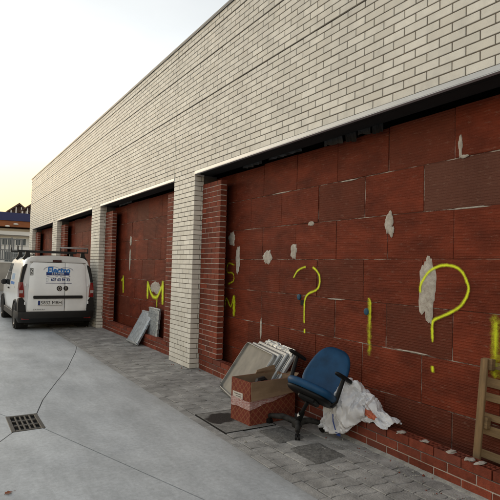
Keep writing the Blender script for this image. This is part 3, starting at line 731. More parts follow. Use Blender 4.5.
def door_mesh(x0t, x0b, x1t, x1b, z0, z1, r=.05):
    """leaf made as a grid so that it follows the tail: edges may slant"""
    nx, nz = 10, 16; vs = []; fs = []
    for j in range(nz+1):
        t = j/nz; z = z0+(z1-z0)*t; xa = x0b+(x0t-x0b)*t; xb = x1b+(x1t-x1b)*t
        dz = min(z-z0, z1-z); ins = 0 if dz > r else r-math.sqrt(max(0, r*r-(r-dz)**2))
        xa += ins if x0b < 0 else 0; xb -= ins if x1b > .3 else 0
        for i in range(nx+1):
            x = xa+(xb-xa)*i/nx; e = min(i, nx-i, j, nz-j); zc = z
            y = yr(z)-(.012 if e else .004)
            if .47 < z < .74 and -.5 < x < .6: y += .010*min(1, (z-.47)/.05, (.74-z)/.05)
            vs.append((x, y, zc))
    W = nx+1
    fs = [(j*W+i, j*W+i+1, (j+1)*W+i+1, (j+1)*W+i) for j in range(nz) for i in range(nx)]
    return smooth(MB().add(vs, fs).mesh('rear_door', True), 50)
for args in ((-.63, -.69, .166, .166, .455, 1.645), (.176, .176, .655, .71, .455, 1.645)):
    d = vobj('rear_door', door_mesh(args[0], args[1], args[2], args[3], args[4], args[5], .06), m_white)
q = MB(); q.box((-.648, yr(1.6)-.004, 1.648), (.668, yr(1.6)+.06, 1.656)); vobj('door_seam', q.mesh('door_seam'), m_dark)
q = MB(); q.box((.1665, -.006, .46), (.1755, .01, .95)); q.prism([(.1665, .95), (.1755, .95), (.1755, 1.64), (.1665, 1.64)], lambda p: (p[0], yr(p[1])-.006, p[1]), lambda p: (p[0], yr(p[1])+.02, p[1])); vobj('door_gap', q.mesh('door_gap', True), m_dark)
vobj('handle_bar', rear_panel(rr(-.555, .60, .765, .84, .02), .035, 0), m_blk)
lt = vobj('brake_light', rear_panel(rr(-.125, .085, 1.662, 1.712, .01), .012, 0), mat('dark_red_lens', (.05, .012, .012), .2))
# bumper wraps the tail
vs = []; fs = []; prof = [(.06, .19), (.01, .26), (-.045, .30), (-.06, .40), (-.05, .452), (.0, .462)]
path = [(-.885, .55), (-.885, .12), (-.85, .02), (-.74, -.03), (-.3, -.045), (.3, -.045), (.74, -.03), (.85, .02), (.885, .12), (.885, .55)]
for i, (x, y) in enumerate(path):
    nx_ = 0 if 2 < i < 7 else (1 if x > 0 else -1); ny_ = 1 if 1 < i < 8 else 0
    for a, z in prof: vs.append((x-a*nx_*.5, y+a*ny_, z))
kk = len(prof); fs = [(i*kk+j, i*kk+j+1, (i+1)*kk+j+1, (i+1)*kk+j) for i in range(len(path)-1) for j in range(kk-1)]
o = vobj('bumper', smooth(MB().add(vs, fs).mesh('bumper', True), 40), m_blk)
# black corner pieces that rise into the tail lamps
for sx in (-1, 1):
    poly = [(.70, .44), (.885, .44), (.885, .66), (.872, .78), (.80, .80), (.745, .72), (.715, .60)]
    q = MB(); q.prism([(sx*x, z) for x, z in poly], lambda p: (p[0], -.012, p[1]), lambda p: (p[0]*.99, .30, p[1])); vobj('corner_trim', q.mesh('corner_trim', True), m_blk)
    poly = [(.752, .80), (.868, .80), (.872, 1.0), (.858, 1.16), (.79, 1.16), (.765, 1.0)]
    q = MB(); q.prism([(sx*x, z) for x, z in poly], lambda p: (p[0], yr(p[1])-.012, p[1]), lambda p: (p[0]*1.004, .22+yr(p[1]), p[1])); tl = vobj('tail_lamp', q.mesh('tail_lamp', True), m_lamp)
    q = MB(); q.prism([(sx*x, z) for x, z in [(.79, .90), (.865, .90), (.864, .97), (.785, .97)]], lambda p: (p[0], yr(p[1])-.015, p[1]), lambda p: (p[0], yr(p[1])-.011, p[1])); vobj('lamp_lens', q.mesh('lamp_lens', True), m_lampw, tl)
    poly = [(.79, 1.165), (.858, 1.165), (.83, 1.36), (.80, 1.52), (.74, 1.60), (.70, 1.60), (.72, 1.50), (.765, 1.32)]
    q = MB(); q.prism([(sx*x, z) for x, z in poly], lambda p: (p[0], yr(p[1])-.008, p[1]), lambda p: (p[0]*1.004, .16+yr(p[1]), p[1])); vobj('pillar_trim', q.mesh('pillar_trim', True), m_blk)
    q = MB(); q.box((sx*.72-.085, -.062, .275), (sx*.72+.085, -.04, .305), .004); vobj('reflector', q.mesh('reflector'), m_lamp)
    for z in (.66, 1.10):
        q = MB(); q.tube([(sx*.735, yr(z)-.02, z-.03), (sx*.735, yr(z)-.02, z+.03)], .016, 10); vobj('hinge', smooth(q.mesh('hinge', True), 40), m_white)
# wheels
def lathe_x(prof, n=28):
    vs = []; fs = []; k = len(prof)
    for i in range(n):
        a = 2*math.pi*i/n; vs += [(x, r*math.cos(a), r*math.sin(a)) for x, r in prof]
    fs = [(i*k+j, i*k+j+1, ((i+1) % n)*k+j+1, ((i+1) % n)*k+j) for i in range(n) for j in range(k-1)]
    return smooth(MB().add(vs, fs).mesh('lathe', True), 35)
ty = lathe_x([(-.10, .21), (-.105, .30), (-.085, .318), (.085, .318), (.105, .30), (.10, .21)]); ty.materials.append(m_tyre)
rm = lathe_x([(.075, .0), (.08, .05), (.05, .10), (.06, .17), (.098, .212), (-.098, .212)]); rm.materials.append(m_rim)
for sx in (-1, 1):
    for y in (.62, 3.5):
        w = place(bpy.data.objects.new('wheel', ty), van, VM @ Matrix.Translation((sx*.79, y, .318)) @ (Matrix.Rotation(math.pi, 4, 'Z') if sx < 0 else Matrix()))
        place(bpy.data.objects.new('rim', rm), w, WM[w])
        # arch lining
        pts = [(sx*.878, y+.385*math.cos(a), .318+.385*math.sin(a)) for a in [R(d) for d in range(-8, 190, 11)]]
        q = MB(); q.tube(pts, .022, 6); vobj('wheel_arch', smooth(q.mesh('wheel_arch', True), 50), m_blk)
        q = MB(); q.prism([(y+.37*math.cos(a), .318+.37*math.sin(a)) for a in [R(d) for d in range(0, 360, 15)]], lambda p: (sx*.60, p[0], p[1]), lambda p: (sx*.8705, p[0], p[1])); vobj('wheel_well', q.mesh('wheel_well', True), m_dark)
    q = MB(); q.box((min(sx*.86, sx*.885), 1.05, .24), (max(sx*.86, sx*.885), 3.1, .40), .01); vobj('side_sill', q.mesh('side_sill'), m_blk)
    # cab side window and door lines, mirror, handle
    def side_x(z):
        for (x0, z0), (x1, z1) in zip(SEC[:-1], SEC[1:]):
            if z0 <= z <= z1 and z1 > z0: return x0+(x1-x0)*(z-z0)/(z1-z0)
        return .86
    def side_panel(poly, off, th=.03):
        q = MB(); q.prism(poly, lambda p: (sx*(side_x(p[1])+off), p[0], p[1]), lambda p: (sx*(side_x(p[1])-th), p[0], p[1])); return q.mesh('side_panel', True)
    zl = [1.02, 1.08, 1.15, 1.24, 1.33, 1.40, 1.47, 1.54, 1.60]; gv = []
    for z in zl:
        t_ = (z-1.02)/.58
        for y_ in [2.02+.05*t_+(1.03-.50*t_)*k_/6 for k_ in range(7)]: gv.append((sx*(side_x(z)+.008), y_, z))
    gf = [(i*7+j, i*7+j+1, (i+1)*7+j+1, (i+1)*7+j) for i in range(len(zl)-1) for j in range(6)]
    o = vobj('cab_window', smooth(MB().add(gv, gf).mesh('cab_window')), m_glass)
    for poly in ([(1.93, .42), (1.938, .42), (1.938, 1.0), (1.93, 1.0)], [(1.93, 1.0), (1.938, 1.0), (1.96, 1.66), (1.952, 1.66)], [(.98, .42), (.988, .42), (.988, 1.0), (.98, 1.0)], [(.98, 1.0), (.988, 1.0), (.988, 1.66), (.98, 1.66)]):
        vobj('door_line', side_panel(poly, .003, .01), m_dark)
    vobj('side_handle', side_panel([(2.02, .92), (2.2, .92), (2.2, .96), (2.02, .96)], .03), m_blk)
    q = MB(); q.box((min(sx*.84, sx*.99), 2.88, 1.0), (max(sx*.84, sx*.99), 3.0, 1.15), .04); vobj('mirror', q.mesh('mirror'), m_blk)
    vobj('side_graphic', side_panel([(1.12, 1.06), (1.84, 1.06), (1.84, 1.13), (1.12, 1.13)], .004, .006), m_inkb)
    vobj('side_graphic', side_panel([(1.25, 1.18), (1.80, 1.18), (1.78, 1.34), (1.25, 1.34)], .004, .006), mat('pale_blue_vinyl', (.22, .36, .55), .4))
# windscreen
q = MB(); q.prism([(-.70, 0), (.70, 0), (.62, 1), (-.62, 1)], lambda p: (p[0], 3.40-p[1]*.76, 1.21+p[1]*.56+.012), lambda p: (p[0], 3.40-p[1]*.76, 1.19+p[1]*.56)); vobj('windscreen', q.mesh('windscreen', True), m_glass)
# licence plate
q = MB(); q.box((-.45, -.028, .605), (.115, -.012, .725), .004); pl_ = vobj('licence_plate', q.mesh('licence_plate'), m_paper)
q = MB(); q.box((-.444, -.031, .611), (-.395, -.0285, .719)); vobj('plate_band', q.mesh('plate_band'), m_ink, pl_)
def text_mesh(body_, size, m, extrude=.0015, shear=0, spacing=1.0, weight=0.0, wscale=1.0):
    cu = bpy.data.curves.new('lettering', 'FONT'); cu.body = body_; cu.size = size; cu.extrude = extrude; cu.shear = shear; cu.space_character = spacing; cu.offset = weight
    cu.align_x = 'CENTER'; cu.align_y = 'CENTER'; cu.resolution_u = 3
    o = bpy.data.objects.new('tmp', cu); COL.objects.link(o); dg = bpy.context.evaluated_depsgraph_get(); me = bpy.data.meshes.new_from_object(o.evaluated_get(dg))
    bpy.data.objects.remove(o); me.name = 'lettering'; me.materials.clear(); me.materials.append(m)
    if wscale != 1:
        for v in me.vertices: v.co.x *= wscale
    return me
def rear_text(s, x, z, size, m, y_off=.0155, parent=None, **kw):
    me = text_mesh(s, size, m, **kw); tilt = math.atan(.13) if z > .95 else 0
    return obj('lettering', me, None, parent or van, VM @ Matrix.Translation((x, yr(z)-y_off, z)) @ Matrix.Rotation(math.pi/2-tilt, 4, 'X'))
rear_text('5832 MBH', -.14, .665, .112, m_ink_k, .0295, pl_, weight=.0, wscale=1.0)
rear_text('Electro', .02, 1.455, .205, m_inkb, weight=.0075, shear=.1, wscale=.9)
vobj('lettering_panel', rear_panel([(-.27, 1.335), (.275, 1.335), (.275, 1.415), (-.27, 1.415)], .0155, 0), m_ink)
rear_text('SERVER', .0, 1.375, .075, m_paper, .0172, spacing=1.25, weight=.001, wscale=1.0)
rear_text('607 63 94 33', .06, 1.225, .098, m_ink, weight=.003, wscale=.86)
q = MB(); q.tube([(-.27, yr(1.22)-.015, 1.18), (-.23, yr(1.22)-.015, 1.18), (-.23, yr(1.22)-.015, 1.26), (-.27, yr(1.26)-.015, 1.26), (-.27, yr(1.22)-.015, 1.18)], .004, 5); vobj('phone_mark', q.mesh('phone_mark', True), mat('grey_vinyl', (.30, .34, .42), .5))
vobj('underline', rear_panel([(-.28, 1.138), (.33, 1.138), (.33, 1.150), (-.28, 1.150)], .0155, 0), m_ink)
for (xc, zc, w_, h_) in ((-.14, 1.46, .19, .09), (.19, 1.45, .17, .08), (-.13, 1.325, .13, .035), (.17, 1.325, .12, .035)):
    sgn = 1 if zc > 1.4 else -1
    pts = [(xc+w_*math.cos(a), yr(zc)-.0150-.0*a, zc+sgn*h_*math.sin(a)) for a in [math.pi*i/12 for i in range(13)]]
    pts = [(x, yr(z)-.0152, z) for x, _, z in pts]
    q = MB(); q.tube(pts, .004, 5); vobj('swoosh', q.mesh('swoosh', True), m_ink)
# emblem (open diamond) and round lock badge
for s_, w_ in ((1, .05), (.62, .05)):
    pass
dia = lambda k: [(.04+x*k, 1.015+z*k) for x, z in ((0, -.062), (.048, 0), (0, .062), (-.048, 0))]
q = MB(); A_, B_ = dia(1), dia(.52); vs = [(x, yr(z)-.026, z) for x, z in A_] + [(x, yr(z)-.026, z) for x, z in B_] + [(x, yr(z)-.008, z) for x, z in A_] + [(x, yr(z)-.012, z) for x, z in B_]
fs = [(i, (i+1) % 4, 4+(i+1) % 4, 4+i) for i in range(4)] + [(8+i, 8+(i+1) % 4, (i+1) % 4, i) for i in range(4)] + [(4+i, 4+(i+1) % 4, 12+(i+1) % 4, 12+i) for i in range(4)]
vobj('emblem', q.add(vs, fs).mesh('emblem', True), m_chrome)
vobj('emblem_backing', rear_panel([(.04+.066*math.cos(a), 1.015+.066*math.sin(a)) for a in [2*math.pi*i/20 for i in range(20)]], .014, 0), m_ink_k)
vobj('lock_badge', rear_panel([(.19+.055*math.cos(a), 1.02+.06*math.sin(a)) for a in [2*math.pi*i/20 for i in range(20)]], .022, 0), m_ink_k)
vobj('lock_handle', rear_panel(rr(.178, .202, .99, 1.07, .008), .032, 0), m_chrome)
rear_text('EXPRESS', -.42, .505, .038, m_ink_k, .0155, spacing=1.5, wscale=1.35)
# square permit sticker
st_ = vobj('sticker', rear_panel([(-.635, 1.33), (-.565, 1.33), (-.565, 1.50), (-.635, 1.50)], .0145, 0), m_ink_k)
q = rear_panel([(-.627, 1.345), (-.573, 1.345), (-.573, 1.485), (-.627, 1.485)], .0158, 0); vobj('sticker_face', q, m_paper, st_)
rear_text('2', -.60, 1.415, .14, m_ink_k, .0166, st_, weight=.004, wscale=.7)
q = MB(); q.box((-.70, .15, .13), (.70, 4.1, .245)); vobj('underbody_shade_box', q.mesh('underbody_shade_box'), m_dark)  # dark box added to deepen the shade beneath the van
# roof rack
for y in (.42, 1.75):
    q = MB(); q.box((-.90, y-.03, 1.905), (.80, y+.03, 1.94), .008); bar_ = vobj('rack_bar', q.mesh('rack_bar'), m_blk)
    for sx in (-1, 1):
        q = MB(); q.prism([(.60, 1.775), (.74, 1.70), (.78, 1.72), (.72, 1.82), (.70, 1.906), (.62, 1.906)], lambda p: (sx*p[0], y-.035, p[1]), lambda p: (sx*p[0], y+.035, p[1])); vobj('rack_foot', q.mesh('rack_foot', True), m_blk, bar_)
        xx = -.895 if sx < 0 else .775
        q = MB(); q.box((xx, y-.02, 1.935), (xx+.025, y+.02, 2.03), .004); vobj('rack_stop', q.mesh('rack_stop'), m_blk, bar_)
q = MB(); q.tube([(.10, .42, 2.035), (.79, .42, 2.035)], .020, 10); vobj('rack_roller', smooth(q.mesh('rack_roller', True), 40), m_chrome)
q = MB(); q.box((.10, .405, 1.93), (.12, .435, 2.04)); vobj('roller_post', q.mesh('roller_post'), m_blk)
q = MB(); q.tube([(-.45, .9, 1.835), (-.45, 1.9, 1.835)], .02, 8); vobj('aerial_rail', q.mesh('aerial_rail', True), m_blk)

# ------------------------------------------------------------------ leaning frames and trays
m_alu = mat('dull_aluminium', (.34, .35, .355), .45, .6, var=.18, nscale=14, bump=.15, bscale=60)
m_alud = mat('dirty_grey_metal', (.27, .275, .27), .5, .5, var=.25, nscale=12)
m_panel = mat('dusty_beige_panel', (.27, .25, .212), .75, col2=(.19, .178, .155), nscale=5, bump=.35, bscale=70, detail=9)
m_foil = mat('crumpled_foil', (.42, .44, .45), .45, .7, var=.1, bump=1.5, bscale=18)
m_pane = mat('dirty_pane', (.20, .215, .22), .3, .2, var=.25, nscale=6)
u = Vector((-.245, -.969, 0)).normalized(); vv = Vector((.388, -.098, .61)); hL = vv.length; vv.normalize(); nn = u.cross(vv).normalized()
if nn.x > 0: nn = -nn
def frame_at(o, uu=u, v_=vv, flip=False):
    n_ = uu.cross(v_).normalized(); m_ = Matrix((uu, v_, n_)).transposed().to_4x4(); m_.translation = o; return m_
# u x v points away from the wall?  keep the front side towards the street
front = u.cross(vv).normalized(); sgn = 1 if front.x < 0 else -1
o0 = Vector((3.31, 6.08, .004))
t = thing('metal_tray', o0, 'shallow metal tray with dusty beige base leaning in front of the window frames', 'tray')
W_, H_ = 1.10, .725
def tray_parts(t, o, w, h, r, rim, th, mrim, mpan, depth, pan_name='panel', uu=u, v_=vv):
    mw = frame_at(o, uu, v_)
    f_ = obj('rim', smooth(frame_mesh(w, h, r, rim, th), 35), mrim, t, mw)
    P = [(x*(w-2*rim*.7)/w+rim*.7, y*(h-2*rim*.7)/h+rim*.7) for x, y in ring_rrect(w, h, r)]
    q = MB(); q.prism(P, lambda p: (p[0], p[1], depth-.006), lambda p: (p[0], p[1], depth)); obj(pan_name, q.mesh(pan_name, True), mpan, t, mw)
    return mw
tray_parts(t, o0, W_, H_, .07, .022, .045, m_alud, m_panel, .010)
labs = ['aluminium framed pane directly behind the beige tray', 'middle aluminium framed pane of the leaning stack', 'rearmost aluminium framed pane with crumpled foil along its top']
for i in range(3):
    oo = o0 + u*(.10+.085*i) - front*(.055*(i+1))*1.0 + Vector((.0, 0, 0)); oo.z = .004
    h_ = .735+.028*i
    t = thing('framed_pane', oo, labs[i], 'framed pane', 'framed panes leaning on the low wall')
    mw = tray_parts(t, oo, 1.02, h_, .012, .04, .038, m_alu, m_pane, .016, 'pane')
    q = MB(); q.box((.05, .05, .0385), (.97, .062, .044)); q.box((.05, h_-.062, .0385), (.97, h_-.05, .044)); q.box((.05, .064, .0385), (.062, h_-.064, .044)); q.box((.958, .064, .0385), (.97, h_-.064, .044))
    obj('glazing_bead', q.mesh('glazing_bead'), m_strip, t, mw)
    if i == 2:
        n1, n2 = 40, 8; vs = []; fs = []
        for a in range(n1+1):
            for c in range(n2+1):
                x = .10+.92*a/n1; y = h_-.02+.09*c/n2-.05; z = .045+.012*math.sin(c/n2*3.0)+.016*abs(noise.noise((x*16, y*30, 0)))+.010*noise.noise((x*45, y*45, 4))
                vs.append((x, y+.02*noise.noise((x*9, 3, 0)), z))
        fs = [(a*(n2+1)+c, a*(n2+1)+c+1, (a+1)*(n2+1)+c+1, (a+1)*(n2+1)+c) for a in range(n1) for c in range(n2)]
        fo = obj('foil', MB().add(vs, fs).mesh('foil', True), m_foil, t, mw); sm_ = fo.modifiers.new('thick', 'SOLIDIFY'); sm_.thickness = .002

# two quilted metal panels in the second opening
def quilt():
    m = mat('mottled_galvanised_sheet', (.40, .44, .48), .38, .55, col2=(.22, .25, .28), nscale=16, bump=1.6, bscale=26, detail=6); return m
m_galv = quilt()
def metal_panel(o, du, tv, w, h, lab):
    uu = Vector(du).normalized(); v_ = Vector(tv); v_ = (v_-uu*v_.dot(uu)).normalized(); t = thing('galvanised_panel', o, lab, 'metal panel', 'galvanised panels leaning in the second opening')
    mw = frame_at(Vector(o), uu, v_); n1, n2 = 18, 24; q = MB(); vs = []; fs = []
    for a in range(n1+1):
        for c in range(n2+1):
            x = w*a/n1; y = h*c/n2; e = a in (0, n1) or c in (0, n2)
            z = (.05 if not e else .035)+.006*noise.noise((x*11, y*11, o[1]))
            sc = .010*math.sin(c*2.2) if a in (0, n1) else 0
            vs.append((x+sc, y, z))
    W2 = n2+1
    fs = [(a*W2+c, a*W2+c+1, (a+1)*W2+c+1, (a+1)*W2+c) for a in range(n1) for c in range(n2)]
    rimv = [a*W2 for a in range(n1+1)]+[n1*W2+c for c in range(1, n2+1)]+[a*W2+n2 for a in range(n1-1, -1, -1)]+[c for c in range(n2-1, 0, -1)]
    b0 = len(vs); vs += [(vs[i][0], vs[i][1], 0) for i in rimv]; k = len(rimv)
    fs += [(rimv[i], rimv[(i+1) % k], b0+(i+1) % k, b0+i) for i in range(k)] + [tuple(range(b0, b0+k))]
    obj('sheet', smooth(q.add(vs, fs).mesh('sheet', True), 45), m_galv, t, mw)
    q = MB(); q.box((.02, h-.035, .052), (w-.02, h-.012, .058), .002); q.box((.02, .012, .052), (w-.02, .035, .058), .002); obj('edge_fold', q.mesh('edge_fold'), m_alu, t, mw)
metal_panel((3.47, 10.60, .003), (0, -1, 0), (.36, 0, .66), .66, .74, 'mottled pale galvanised panel leaning foremost in the second opening')
metal_panel((3.735, 10.12, .0), (-.03, -1, 0), (.06, .03, .80), .62, .78, 'darker galvanised panel standing behind the pale one in the second opening')

# ------------------------------------------------------------------ cardboard box
def box_print():
    m = mat('red_printed_cardboard', (.155, .034, .022), .8, var=.15, nscale=12, spec=.2)
    n, l, b = nodes(m); tc = n.new('ShaderNodeTexCoord'); sp = n.new('ShaderNodeSeparateXYZ'); l.new(tc.outputs['Object'], sp.inputs[0])
    def math_(op, a, bb):
        q = n.new('ShaderNodeMath'); q.operation = op
        for i, v in enumerate((a, bb)):
            if v is None: continue
            if isinstance(v, (int, float)): q.inputs[i].default_value = v
            else: l.new(v, q.inputs[i])
        return q.outputs[0]
    h = math_('ADD', sp.outputs['X'], sp.outputs['Y']); p1 = math_('ADD', h, sp.outputs['Z']); p2 = math_('SUBTRACT', h, sp.outputs['Z'])
    def tri(p): return math_('ABSOLUTE', math_('SUBTRACT', math_('FRACT', math_('MULTIPLY', p, 1/.075), None), .5), None)
    d = math_('MINIMUM', tri(p1), tri(p2)); r = n.new('ShaderNodeMapRange'); r.inputs[1].default_value = .06; r.inputs[2].default_value = .12; r.inputs[3].default_value = 1; r.inputs[4].default_value = 0; l.new(d, r.inputs[0])
    src = b.inputs['Base Color'].links[0].from_socket; mx = n.new('ShaderNodeMix'); mx.data_type = 'RGBA'; l.new(r.outputs[0], mx.inputs[0]); l.new(src, mx.inputs[6]); mx.inputs[7].default_value = (.215, .08, .042, 1); l.new(mx.outputs[2], b.inputs['Base Color']); return m
m_print = box_print()
m_card = mat('brown_cardboard', (.225, .15, .092), .8, var=.12, nscale=9, bump=.2, bscale=50)
m_cling = mat('white_tape_wrap', (.50, .40, .39), .35, col2=(.25, .06, .05), nscale=26, stretch=(1, 1, 5), bump=.8, bscale=30)
ang = math.atan2(.06, .68)
BX = Matrix.Translation((2.782, 4.467, .003)) @ Matrix.Rotation(ang, 4, 'Z')
bw_, bd_, bh_ = .62, .345, .45; th = .008
t = thing('cardboard_box', (3.05, 4.7, 0), 'open red printed cardboard box wrapped with tape, beside the blue chair', 'box')
def bobj(name, q, m, fix=False): return obj(name, q.mesh(name, fix), m, t, BX)
bobj('side', MB().box((0, 0, 0), (th, bd_, bh_)), m_print); bobj('side', MB().box((bw_-th, 0, 0), (bw_, bd_, bh_)), m_print)
bobj('side', MB().box((th+.001, 0, 0), (bw_-th-.001, th, bh_)), m_print); bobj('side', MB().box((th+.001, bd_-th, 0), (bw_-th-.001, bd_, bh_)), m_print)
bobj('base', MB().box((th+.001, th+.001, 0), (bw_-th-.001, bd_-th-.001, th)), m_card)
ins = MB(); g = .0015
for lo, hi in (((th+.001, th+.002, th+.001), (th+.004, bd_-th-.002, bh_-.002)), ((bw_-th-.004, th+.002, th+.001), (bw_-th-.001, bd_-th-.002, bh_-.002)), ((th+.005, th+.001, th+.001), (bw_-th-.005, th+.004, bh_-.002)), ((th+.005, bd_-th-.004, th+.001), (bw_-th-.005, bd_-th-.001, bh_-.002))): ins.box(lo, hi)
bobj('lining', ins, m_card)
def flap(P, m, name='flap', thick=.006):
    """P: 4 corners; bowed sheet"""
    n = 8; vs = []; A, B, C, D = [Vector(p) for p in P]; nrm = (B-A).cross(D-A).normalized()
    for i in range(n+1):
        for j in range(n+1):
            a, c = i/n, j/n; p = A.lerp(B, a).lerp(D.lerp(C, a), c)+nrm*(.012*math.sin(c*2.4)+.006*noise.noise((a*3, c*3, P[0][0]))); vs.append(p)
    fs = [(i*(n+1)+j, i*(n+1)+j+1, (i+1)*(n+1)+j+1, (i+1)*(n+1)+j) for i in range(n) for j in range(n)]
    o = bobj(name, MB().add(vs, fs), m); sm_ = o.modifiers.new('thick', 'SOLIDIFY'); sm_.thickness = thick; return o
flap([(.004, -.012, bh_), (bw_-.02, -.012, bh_), (bw_-.02, -.034, bh_-.16), (.006, -.032, bh_-.19)], m_card)
flap([(bw_-.30, bd_-.002, bh_), (bw_-.01, bd_-.002, bh_), (bw_-.02, bd_+.015, bh_+.07), (bw_-.28, bd_+.01, bh_+.03)], m_card)
flap([(bw_, .01, bh_), (bw_, bd_-.01, bh_), (bw_+.10, bd_-.05, bh_+.015), (bw_+.09, .05, bh_+.03)], m_card)
# band of tape round the box
n = 64; vs = []; fs = []
loop = [(0, 0), (bw_, 0), (bw_, bd_), (0, bd_)]; L4 = [bw_, bd_, bw_, bd_]; tot = sum(L4)
for i in range(n):
    d = tot*i/n; k = 0
    while d > L4[k]: d -= L4[k]; k += 1
    a, c = Vector(loop[k]), Vector(loop[(k+1) % 4]); p = a.lerp(c, d/L4[k]); cen = Vector((bw_/2, bd_/2)); off = (p-cen).normalized()*(.010+.004*noise.noise((i*.7, 0, 0)))
    sl = .13*max(0, min(1, p.x/bw_)); zb = sl+.165+.018*noise.noise((i*.25, 2, 0)); zt = sl+.25+.02*noise.noise((i*.3, 7, 0))
    for q in (zb, (zb+zt)/2, zt): vs.append((p.x+off.x, p.y+off.y, q))
fs = [(3*i+j, 3*((i+1) % n)+j, 3*((i+1) % n)+j+1, 3*i+j+1) for i in range(n) for j in (0, 1)]
o = bobj('tape_wrap', MB().add(vs, fs), m_cling)
lb = bobj('paper_label', MB().box((-.006, .13, .20), (-.0005, .31, .31)), mat('dirty_paper', (.50, .46, .42), .8, var=.15, nscale=40))
for i in range(4): obj('label_print', MB().box((-.0072, .15, .222+i*.022), (-.0062, .25+.03*(i % 2), .228+i*.022)).mesh('label_print'), m_ink_k, lb, BX)
# scrap lying in the box
t2 = thing('plastic_offcut', (2.98, 4.7, .36), 'small black plastic offcut poking out of the cardboard box', 'offcut')
obj('bent_strip', MB().tube([(2.95, 4.62, .35), (3.0, 4.66, .415), (3.07, 4.67, .43), (3.12, 4.66, .39)], [.03, .035, .03, .02], 6).mesh('bent_strip', True), m_blk, t2)
tag(obj('packing_paper', lump((3.08, 4.66, .30), .24, .13, .09, 4, 4, .5, 3), mat('crumpled_dark_rubbish', (.05, .045, .04), .8, var=.5, nscale=20)), 'dark crumpled rubbish lying inside the cardboard box', 'rubbish')

# ------------------------------------------------------------------ office chair
m_fab = mat('worn_blue_vinyl', (.005, .048, .120), .48, var=.3, nscale=6, bump=.25, bscale=180, spec=.3, detail=9)
m_cp = mat('scuffed_black_plastic', (.008, .008, .0085), .5, spec=.2, var=.3, nscale=12)
m_scuff = mat('dusty_black_plastic', (.045, .044, .042), .65, spec=.2, col2=(.007, .007, .007), nscale=18)
ch = thing('office_chair', (3.15, 4.15, 0), 'blue office chair with black arms slumped sideways by the low wall', 'office chair')
CM = Matrix.Translation((2.902, 3.874, .072)) @ Euler((R(26.0), R(-15.6), R(120.8)), 'XYZ').to_matrix().to_4x4()
def cushion(w, d, t_, sup=3.2, curve=0, n=28, rows=7, taper=0, dish=0):
    """superellipse pad in local xy, thickness t_ in z"""
    vs = []; fs = []
    def outline(f):
        o = []
        for i in range(n):
            a = 2*math.pi*i/n; c, s = math.cos(a), math.sin(a); x = math.copysign(abs(c)**(2/sup), c)*w/2*f; y = math.copysign(abs(s)**(2/sup), s)*d/2*f
            o.append((x*(1-taper*(y/d+.5)), y))
        return o
    prof = [(.0, -.5), (.75, -.5), (.93, -.42), (1, -.12), (1, .1), (.965, .32), (.86, .46), (.6, .5), (.3, .47), (0, .45)]
    for f, h_ in prof:
        for x, y in outline(max(f, .001)): vs.append((x, y, h_*t_+curve*(x/w*2)**2*.25 - (dish if h_ > .3 else 0)*(1-(f))*.5))
    m_ = len(prof); fs = [(i*n+k, i*n+(k+1) % n, (i+1)*n+(k+1) % n, (i+1)*n+k) for i in range(m_-1) for k in range(n)]
    return smooth(MB().add(vs, fs).mesh('cushion', True))
obj('seat', cushion(.50, .48, .085, 3.0, dish=.02), m_fab, ch, CM @ Matrix.Translation((0, .01, .455)))
obj('seat_shell', cushion(.46, .44, .05, 3.0), m_cp, ch, CM @ Matrix.Translation((0, .01, .400)))
BK = CM @ Matrix.Translation((0, -.255, .73)) @ Matrix.Rotation(R(90+11), 4, 'X')
obj('backrest', cushion(.50, .55, .07, 2.9, curve=.10, taper=.30), m_fab, ch, BK @ Matrix.Rotation(math.pi, 4, 'Y') @ Matrix.Rotation(0, 4, 'Z'))
obj('back_shell', cushion(.44, .49, .03, 2.9, curve=.10, taper=.30), m_cp, ch, BK @ Matrix.Translation((0, 0, .045)) @ Matrix.Rotation(math.pi, 4, 'Y'))
q = MB(); q.box((-.035, -.33, .385), (.035, -.05, .41), .008); q.tube([(0, -.30, .40), (0, -.335, .46), (0, -.34, .60), (0, -.345, .72)], [.03, .03, .028, .024], 8); obj('back_bracket', smooth(q.mesh('back_bracket', True), 40), m_cp, ch, CM)
q = MB(); q.box((-.09, -.12, .335), (.09, .11, .385), .015); obj('mechanism', q.mesh('mechanism'), m_cp, ch, CM)
for sx, tx, tz, bz in ((-1, .232, .685, .40), (1, .283, .72, .42)):
    q = MB(); q.tube([(sx*.14, .0, .395), (sx*.225, .0, bz), (sx*.245, .0, bz+.05), (sx*(tx*.5+.123), .0, .56), (sx*tx, .0, tz-.015)], [.02, .022, .024, .022, .02], 8)
    ar = obj('arm_post', smooth(q.mesh('arm_post', True), 50), m_cp, ch, CM)
    obj('armrest', cushion(.07, .235, .034, 2.6), m_cp, ch, CM @ Matrix.Translation((sx*tx, .01, tz)) @ Matrix.Rotation(R(-35), 4, 'Z'))
hub = Vector((3.115, 4.10, .115)); topc = CM @ Vector((0, 0, .34))
q = MB(); q.tube([hub+Vector((0, 0, -.03)), hub.lerp(topc, .45)], .030, 12); q.tube([hub.lerp(topc, .40), topc], .020, 12); gl = obj('gas_column', smooth(q.mesh('gas_column', True), 40), m_cp, ch)
q = MB(); a_ = hub.lerp(topc, .33); d_ = (topc-hub).normalized(); q.tube([a_-d_*.022+Vector((-.0012, -.0012, 0)), a_+d_*.022+Vector((-.0012, -.0012, 0))], .0302, 12, False); obj('column_label', q.mesh('column_label', True), m_paper, gl)
q = MB(); q.tube([hub+Vector((0, 0, -.055)), hub+Vector((0, 0, -.02)), hub+Vector((0, 0, .03))], [.05, .055, .04], 14); obj('hub', smooth(q.mesh('hub', True), 40), m_scuff, ch)
